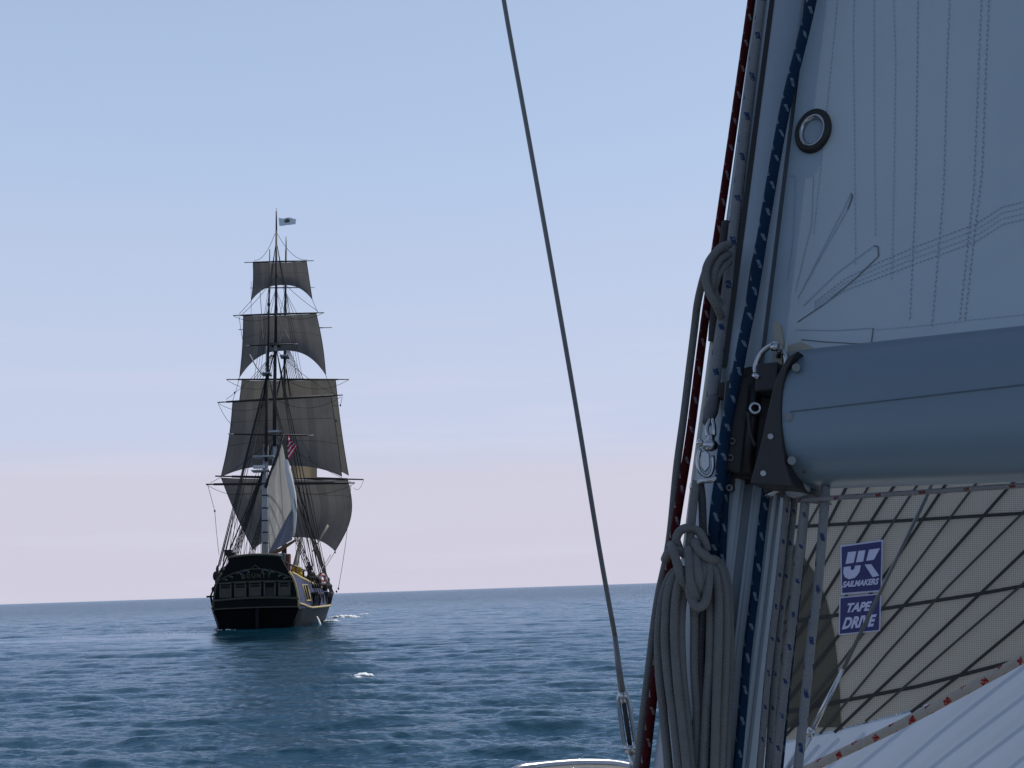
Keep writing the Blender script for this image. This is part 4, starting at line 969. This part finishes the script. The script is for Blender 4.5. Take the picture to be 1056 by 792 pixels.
def seam(pts, wpx=1.1, dash=5.0, name='seam', duty=.62, zig=0.0, mat=seam_m, dense=6):
    q = [suv(*p) for p in pts]; fine = []
    for (a, b) in zip(pts, pts[1:]):
        m_ = max(2, int(math.dist(a, b) / dash))
        for k in range(m_):
            for (t0, t1) in (((k) / m_, (k + duty) / m_),):
                fine.append(((a[0] + (b[0] - a[0]) * t0, a[1] + (b[1] - a[1]) * t0), (a[0] + (b[0] - a[0]) * t1, a[1] + (b[1] - a[1]) * t1)))
    mbb = MB()
    for k, (a, b) in enumerate(fine):
        dx, dy = b[0] - a[0], b[1] - a[1]; l = math.hypot(dx, dy) or 1; nx, ny = -dy / l * wpx / 2, dx / l * wpx / 2
        z = zig * (1 if k % 2 else -1)
        quad = [(a[0] + nx - z, a[1] + ny), (b[0] + nx + z, b[1] + ny), (b[0] - nx + z, b[1] - ny), (a[0] - nx - z, a[1] - ny)]
        i0 = len(mbb.v); mbb.v.extend(spt(*suv(*c), .0012) for c in quad); mbb.face((i0, i0 + 1, i0 + 2, i0 + 3))
    return mbb.build(name, mat, ms)
V_ = lambda l: [(656 + x / 2.64, y / 2.64) for x, y in l]
seam_f = simple('faint_seam_thread', (.25, .325, .395), .8, 0, .3, 60)
seam(V_([(552, -80), (530, 150), (480, 640)]), 1.0, mat=seam_f); seam(V_([(590, -80), (585, 100), (592, 720)]), 1.0, mat=seam_f)
seam(V_([(640, -80), (640, 300), (645, 640)]), 1.0, mat=seam_f); seam(V_([(690, -80), (697, 160), (690, 760)]), 1.1, mat=seam_f, zig=.4)
seam(V_([(757, -80), (755, 150), (752, 500), (740, 870)]), 1.2, zig=.6); seam(V_([(843, -80), (835, 150), (828, 500), (800, 890)]), 1.2, zig=.7)
seam(V_([(928, -80), (920, 150), (910, 500), (875, 870)]), 1.2, zig=.7); seam(V_([(948, -80), (940, 150), (932, 450), (912, 640), (890, 870)]), 1.3, zig=.7)
for k in range(4):
    d = k * 6.2
    seam([(1062, 201 + d * 1.0), (1030, 209 + d), (1020, 216 + d), (1003, 227 + d), (975, 238 + d), (940, 252 + d * .95), (905, 268 + d * .85), (870, 286 + d * .65), (838, 312 + d * .4)], 1.0, 4, mat=seam_f if k in (1, 2) else seam_m)
seam([(1060, 322), (1000, 328), (960, 333), (900, 339)], .9, mat=seam_f)
sol = dict(dash=12, duty=1.0)
pk = simple('pencil_grey_line', (.12, .14, .16), .8, 0, .4, 90)
seam([(826, 300), (850, 250), (868, 214), (875, 198), (875, 205), (872, 214), (846, 262), (822, 308)], .9, mat=seam_f, **sol)
seam([(875, 197), (877, 200), (872, 214)], 1.6, mat=pk, **sol)
seam([(828, 315), (862, 280), (899, 251)], .9, mat=seam_f, **sol); seam([(899, 251), (903, 252), (903.5, 262)], 1.5, mat=pk, **sol); seam([(903.5, 262), (880, 286), (850, 312), (822, 332)], 1.2, mat=pk, **sol)
seam([(812, 182), (820, 181)], .9, mat=seam_f, **sol); seam([(820, 181), (818, 240), (812, 290)], .9, mat=seam_f, **sol); seam([(838, 180), (836, 230), (820, 300)], .8, mat=seam_f, **sol)
seam([(820, 340), (860, 340), (899, 337)], .9, mat=seam_f, **sol); seam([(899, 337), (897, 354), (893, 354)], 1.3, mat=pk, **sol); seam([(893, 354), (850, 352), (826, 350)], 1.1, mat=pk, **sol)
# luff edge tape
if 0: lf = MB(); lf.grid([[spt(.004, v, .004), spt(.028, v, .003)] for v in np.linspace(0.02, 6, 40)]); lf.build('luff_tape', cloth('luff_tape_cloth', (.20, .27, .33), .05, var=.1, scale=8), ms)
# round pressed eyelet: rubber ring, steel liner, shaded hole
u0, v0 = suv(838.5, 135); gc = spt(u0, v0, .004)
px_m = 2.06 / F0
ay_ = Ax; ax_ = (Xb - Ax * Xb.dot(Ax)).normalized() * .76
rad = 21.0 * px_m
gr = MB(); gr.ring(gc, ax_, ay_, rad * .93, .0068, 40, 10); gr.build('eyelet_rubber', rub_m, ms)
gr = MB(); rws = [[gc + Ns * z + (ax_ * math.cos(a) + ay_ * math.sin(a)) * (rad * q) for a in np.linspace(0, 2 * math.pi, 40, endpoint=False)] for q, z in ((.84, .002), (.80, .006), (.72, .005), (.62, .0), (.58, -.012), (.58, -.03))]
gr.grid(rws, close=True); gr.build('eyelet_liner', steel, ms)
MB().disc(gc - Ns * .001 - Ns * .018, ax_ * rad * .6, ay_ * rad * .6, 32).build('eyelet_back', cloth('grey_backing', (.42, .44, .40), .2, var=.1, scale=20), ms)

# headsail beyond the boom
JN0, JN1, JN2 = P(800, 500, 3.3), P(1056, 500, 2.95), P(800, 792, 3.15)
JN = (JN1 - JN0).cross(JN2 - JN0).normalized(); JN = JN if JN.dot(C - JN0) > 0 else -JN
def J(px, py, off=0.0):
    p = hit(px, py, JN0, JN); return p + JN * (off + .02 * math.sin((px - 800) * .006) * math.sin((py - 450) * .006))
JX = (JN1 - JN0).normalized(); JY = JN.cross(JX)
def juv(p): d = p - JN0; return d.dot(JX), d.dot(JY)
bx = [700, 745, 808, 870, 936, 978, 1029, 1500]; by = [788, 779, 765, 751, 734, 719, 689, 470]
def bnd(x): return float(np.interp(x, bx, by))
jib = empty('headsail', J(850, 860), 'translucent grey meshed headsail with black reinforcing tapes, seen below the boom', 'sail')
def luffx(y): return 792 - .125 * (y - 500)
def jgrid(y_of, ny, nx, off=0.0, xr=1440):
    pass
lr = []; NX, NY = 60, 40
mbj = MB(); pts_uv = []
for i in range(NY + 1):
    row = []
    for j in range(NX + 1):
        s, t = j / NX, i / NY
        # from boundary up to the head
        xb = luffx(780) + s ** 1.2 * (1440 - luffx(780)); yb = bnd(xb); yt = -700
        t2 = t ** 1.5
        y = yb + (yt - yb) * t2; xl = luffx(y)
        x = xl + (xb - luffx(yb)) * (1 - .96 * t2)
        row.append((x, y))
    pts_uv.append(row)
rows = [[J(x, y) for x, y in r] for r in pts_uv]
mbj.grid(rows, uv=lambda i, j: juv(rows[i][j])); mbj.build('laminate', lam, jib, recalc=False)
rows2 = [[J(x, bnd(x) + 1.0 + (900 - bnd(x)) * t, .003) for x in np.linspace(735, 1440, 60)] for t in np.linspace(0, 1, 14)]
MB().grid(rows2, uv=lambda i, j: juv(rows2[i][j])).build('foot_panel', foot_cloth, jib, recalc=False)
# curved mast shadow on the headsail, put in as a darker patch
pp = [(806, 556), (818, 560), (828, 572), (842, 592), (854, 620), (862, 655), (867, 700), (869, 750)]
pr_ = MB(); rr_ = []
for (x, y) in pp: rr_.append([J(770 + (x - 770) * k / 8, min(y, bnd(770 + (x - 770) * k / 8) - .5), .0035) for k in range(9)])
pr_.grid(rr_, uv=lambda i, j: juv(rr_[i][j])); pr_.build('mast_shadow_patch', lam_shadow, jib, recalc=False)
tape_g = simple('grey_tape', (.035, .037, .036), .55, 0, .3, 30)
def tape(pts, wpx=4.0, off=.006, clip=True, name='tape', mat=None):
    fine = []
    for a, b in zip(pts, pts[1:]):
        m_ = max(1, int(math.dist(a, b) / 14))
        for k in range(m_): fine.append((a[0] + (b[0] - a[0]) * k / m_, a[1] + (b[1] - a[1]) * k / m_))
    fine.append(pts[-1])
    if clip: fine = [p for p in fine if p[1] < bnd(p[0]) + 3]
    if len(fine) < 2: return
    L, Rr = [], []
    for k, p in enumerate(fine):
        a, b = fine[max(0, k - 1)], fine[min(len(fine) - 1, k + 1)]; dx, dy = b[0] - a[0], b[1] - a[1]; l = math.hypot(dx, dy)
        nx, ny = -dy / l * wpx / 2, dx / l * wpx / 2
        L.append(J(p[0] + nx, p[1] + ny, off)); Rr.append(J(p[0] - nx, p[1] - ny, off))
    MB().grid([L, Rr]).build(name, mat or tape_m, jib, recalc=False)
Q = lambda l: [(656 + x / 2.64, 492 + y / 2.64) for x, y in l]
tape([(790, 547), (823, 543.5), (940, 537), (1056, 530), (1300, 512)], 3.6)
tape([(785, 645), (809, 642), (914, 628), (1012, 613), (1056, 605), (1300, 560)], 3.8, .0065)
tape([(780, 740), (807, 735), (870, 723), (948, 708), (1029, 687), (1150, 655)], 4.0, .0065)
diag = [[(520, 40), (500, 80), (435, 195), (380, 290)], [(580, 20), (553, 75), (450, 275), (380, 410)], [(640, 20), (612, 70), (510, 250), (400, 440)], [(710, 20), (680, 65), (510, 335), (390, 500)],
        [(775, 15), (745, 60), (560, 350), (390, 590)], [(860, 0), (828, 50), (700, 245), (550, 440), (390, 640)], [(945, 0), (912, 42), (740, 275), (560, 510), (400, 700)], [(1045, 0), (1012, 36), (900, 165), (740, 345), (560, 545), (380, 735)],
        [(1180, -30), (1056, 100), (850, 305), (690, 480), (530, 670), (380, 840)], [(1230, 40), (1056, 210), (900, 360), (720, 530), (545, 695), (380, 850)], [(1230, 130), (1056, 295), (830, 490), (630, 665), (430, 850)], [(1230, 230), (1056, 400), (900, 530), (755, 640), (560, 800)],
        [(1230, 330), (1056, 490), (985, 545), (840, 660), (620, 850)], [(1230, 420), (1056, 570), (860, 720), (700, 850)], [(1230, 510), (1056, 650), (900, 770), (790, 850)], [(1230, 600), (1056, 735), (930, 840)]]
for k, d in enumerate(diag):
    tape(Q(d), 3.3 if k % 2 else 2.6, .0075, mat=tape_m if k % 2 else tape_g)
    lo_ = [p for p in Q(d) if True]
    # the same tapes run on behind the white foot panel
    fine = []
    for a, b in zip(lo_, lo_[1:]):
        for q in range(12): fine.append((a[0] + (b[0] - a[0]) * q / 12, a[1] + (b[1] - a[1]) * q / 12))
    fine.append(lo_[-1]); low = [p for p in fine if p[1] > bnd(p[0]) - 2]
    if len(low) > 1: tape(low, 4.2, -.012, False)
# makers' stickers on the sail
def sticker(corners, label):
    mbk = MB(); g = [[J(*(np.array(corners[0]) * (1 - s) * (1 - t) + np.array(corners[1]) * s * (1 - t) + np.array(corners[2]) * s * t + np.array(corners[3]) * (1 - s) * t), .011) for s in np.linspace(0, 1, 5)] for t in np.linspace(0, 1, 5)]
    o = mbk.grid(g).build('sticker', white_v, jib, recalc=False); o['label'] = label
    cen = np.mean(np.array(corners), 0); ins = [tuple(np.array(c) + (cen - np.array(c)) * .065) for c in corners]
    g = [[J(*(np.array(ins[0]) * (1 - s) * (1 - t) + np.array(ins[1]) * s * (1 - t) + np.array(ins[2]) * s * t + np.array(ins[3]) * (1 - s) * t), .0125) for s in np.linspace(0, 1, 5)] for t in np.linspace(0, 1, 5)]
    MB().grid(g).build('sticker_face', navy_m, o, recalc=False); return o
s_up = sticker([(868.7, 563.2), (912.8, 557.2), (912, 610.5), (869.6, 613.8)], 'upper navy sticker with a white monogram')
s_lo = sticker([(868, 616.2), (911.5, 612.2), (910.5, 651), (867.3, 655.2)], 'lower navy sticker with slanted white lettering')
ZP = lambda l: [(780 + x / 6.6, 540 + y / 6.6) for x, y in l]
lg = MB()
for poly in ([(640, 198), (698, 192), (680, 270), (624, 278)], [(712, 190), (760, 185), (745, 262), (695, 268)], [(785, 182), (860, 172), (818, 250), (765, 258)],
             [(612, 300), (660, 293), (659, 315), (670, 321), (684, 313), (690, 290), (728, 287), (722, 328), (708, 352), (688, 372), (650, 382), (620, 368), (608, 340)], [(755, 283), (800, 280), (855, 358), (810, 368)]):
    i0 = len(lg.v); lg.v.extend(J(x, y, .014) for x, y in ZP(poly)); lg.face(range(i0, i0 + len(poly)))
lg.build('monogram', white_v, s_up)
def words(body, quad, parent, shear=.25, bold=.045):
    v, f = text_mesh(body, shear, bold); t = MB(); q = [np.array(c) for c in ZP(quad)]      # tl tr br bl
    for (s, tt) in v:
        p = (q[3] * (1 - s) + q[2] * s) * (1 - tt) + (q[0] * (1 - s) + q[1] * s) * tt; t.v.append(J(p[0], p[1], .014))
    for g in f: t.face(g)
    t.build('lettering', white_v, parent)
words('SAILMAKERS', [(606, 397), (855, 374), (851, 417), (602, 439)], s_up)
words('TAPE', [(640, 545), (808, 530), (797, 594), (632, 608)], s_lo); words('DRIVE', [(612, 642), (840, 618), (829, 700), (600, 722)], s_lo)

# red flecked sheet in front of the headsail foot
def jr(px, py, d): return P(px, py, d)
tag(MB().tube([P(790, 816, 2.62), P(838, 791, 2.6), P(921, 751, 2.57), P(985, 717.5, 2.55), P(1050, 682, 2.53), P(1200, 600, 2.48)], .0098, 12, sub=6).build('sheet', rope_rf), 'pale rope with red flecks slanting across the white foot of the headsail', 'rope')
# right-hand wire with its turnbuckle, passing behind the boom
rg = empty('wire_stay', P(815, 792, 2.3), 'thin grey wire stay with a bright turnbuckle, slanting down in front of the headsail', 'stay')
wa, wb, wc, wd_ = P(1010, 380, 2.42), P(869.5, 690, 2.36), P(838, 752, 2.345), P(800, 815, 2.33)
MB().tube([wa, P(955, 513, 2.40), wb], .0036, 8).build('wire', wire_m, rg)
MB().tube([wb, wc], [.0036, .0046, .0052, .0055], 12).build('swage', steel, rg)
MB().tube([wc, wc.lerp(wd_, .12)], .0085, 12).build('lock_nut', steel, rg)
MB().tube([wc.lerp(wd_, .12), wd_, wd_ + (wd_ - wc) * 1.0], [.0085, .0095, .0095], 14).build('turnbuckle_barrel', steel, rg)
MB().tube([P(956, 514, 2.395), P(905, 618, 2.37), P(872, 688, 2.355)], .0016, 6).build('lashing_line', rope_grey, rg)
# left-hand stay
ls = empty('wire_stay', P(652, 792, 2.3), 'dark wire stay crossing the open sky left of the mast, open turnbuckle at its foot', 'stay')
pa, pb = P(512, -60, 2.45), P(634, 655, 2.32)
pts = [pa, P(519.5, 0, 2.44), P(543, 130, 2.41), P(568, 270, 2.38), P(594, 420, 2.36), P(617, 560, 2.34), pb]
MB().tube(pts, .0047, 10, sub=4).build('wire', wire_m, ls)
up_ = pts[1] - pts[2]
pc = P(642, 716, 2.31); MB().tube([pb, P(638, 688, 2.315), pc], [.0048, .0058, .0066], 14).build('swage', simple('dull_swage_steel', (.17, .175, .18), .4, .6, .2, 60), ls)
tbk = MB()
td = P(650, 770, 2.30); te = P(653.5, 792, 2.297)
sx_ = (td - pc).normalized(); sd2 = sx_.cross((C - pc).normalized()).normalized()
for s in (-1, 1): tbk.tube([pc + sd2 * (s * .004), pc.lerp(td, .12) + sd2 * (s * .0095), pc.lerp(td, .9) + sd2 * (s * .0105), td + sd2 * (s * .007)], [.0035, .0042, .0042, .0042], 10, sub=3)
tbk.blob(pc.lerp(td, .05), .010, .009, .014, 8, 12, (sd2, sx_.cross(sd2), sx_)); tbk.tube([td.lerp(pc, .05), td.lerp(pc, -.10)], .0125, 12); tbk.build('turnbuckle_frame', steel, ls)
MB().tube([pc.lerp(td, .1), pc.lerp(td, .95)], .0045, 10).build('turnbuckle_screw', black_m, ls)
MB().tube([td.lerp(pc, -.10), te, te + (te - td) * 8], [.007, .0065, .0065], 10).build('toggle_rod', steel, ls)
# bow rail just showing at the bottom edge
pulp = empty('bow_rail', P(600, 800, 3.4), 'curved polished steel rail at the bottom edge in front of the sea', 'rail')
arc = [P(470, 905, 3.3), P(505, 820, 3.34), P(530, 796, 3.36), P(555, 790.5, 3.4), (P(600, 787, 3.45)), P(640, 789, 3.5), P(672, 800, 3.52), P(700, 830, 3.52)]
MB().tube(arc, .0125, 14, sub=8).build('rail_tube', steel, pulp)
MB().tube([arc[0], arc[0] - Z * .5], .0125, 12).build('rail_post', steel, pulp); MB().tube([arc[-1], arc[-1] - Z * .75], .0125, 12).build('rail_post', steel, pulp)

# the yacht's hull and deck below the frame: they carry the mast and bounce light up
yh = MB(); heel = Matrix.Rotation(R(10), 4, 'Y'); yc = Vector((axis_at(-.85).x, 0, 0))
rows = []; drow = []
for i in range(15):
    t = i / 14; y = -4.5 + 10.0 * t; hbw = 1.55 * math.sqrt(max(0, 1 - ((t - .4) / .62) ** 2)) if t > .4 else 1.55 * (1 - .25 * ((.4 - t) / .4) ** 2)
    hbw = max(.03, hbw); zd = .95 + .18 * t
    sec_ = [(-hbw, zd), (-hbw * .97, .4), (-hbw * .75, -.1), (0, -.5), (hbw * .75, -.1), (hbw * .97, .4), (hbw, zd)]
    rows.append([yc + heel @ Vector((x, y, z)) for x, z in sec_]); drow.append([yc + heel @ Vector((x * hbw, y, zd + .04 * (1 - x * x))) for x in (-1, -.6, -.2, .2, .6, 1)])
yo = empty('yacht', yc, 'white yacht hull and deck carrying the mast, below the bottom edge', 'yacht')
MB().grid(rows).build('hull', gel, yo); MB().grid(drow).build('deck', simple('grey_deck_paint', (.36, .35, .32), .6, 0, .1, 5), yo)
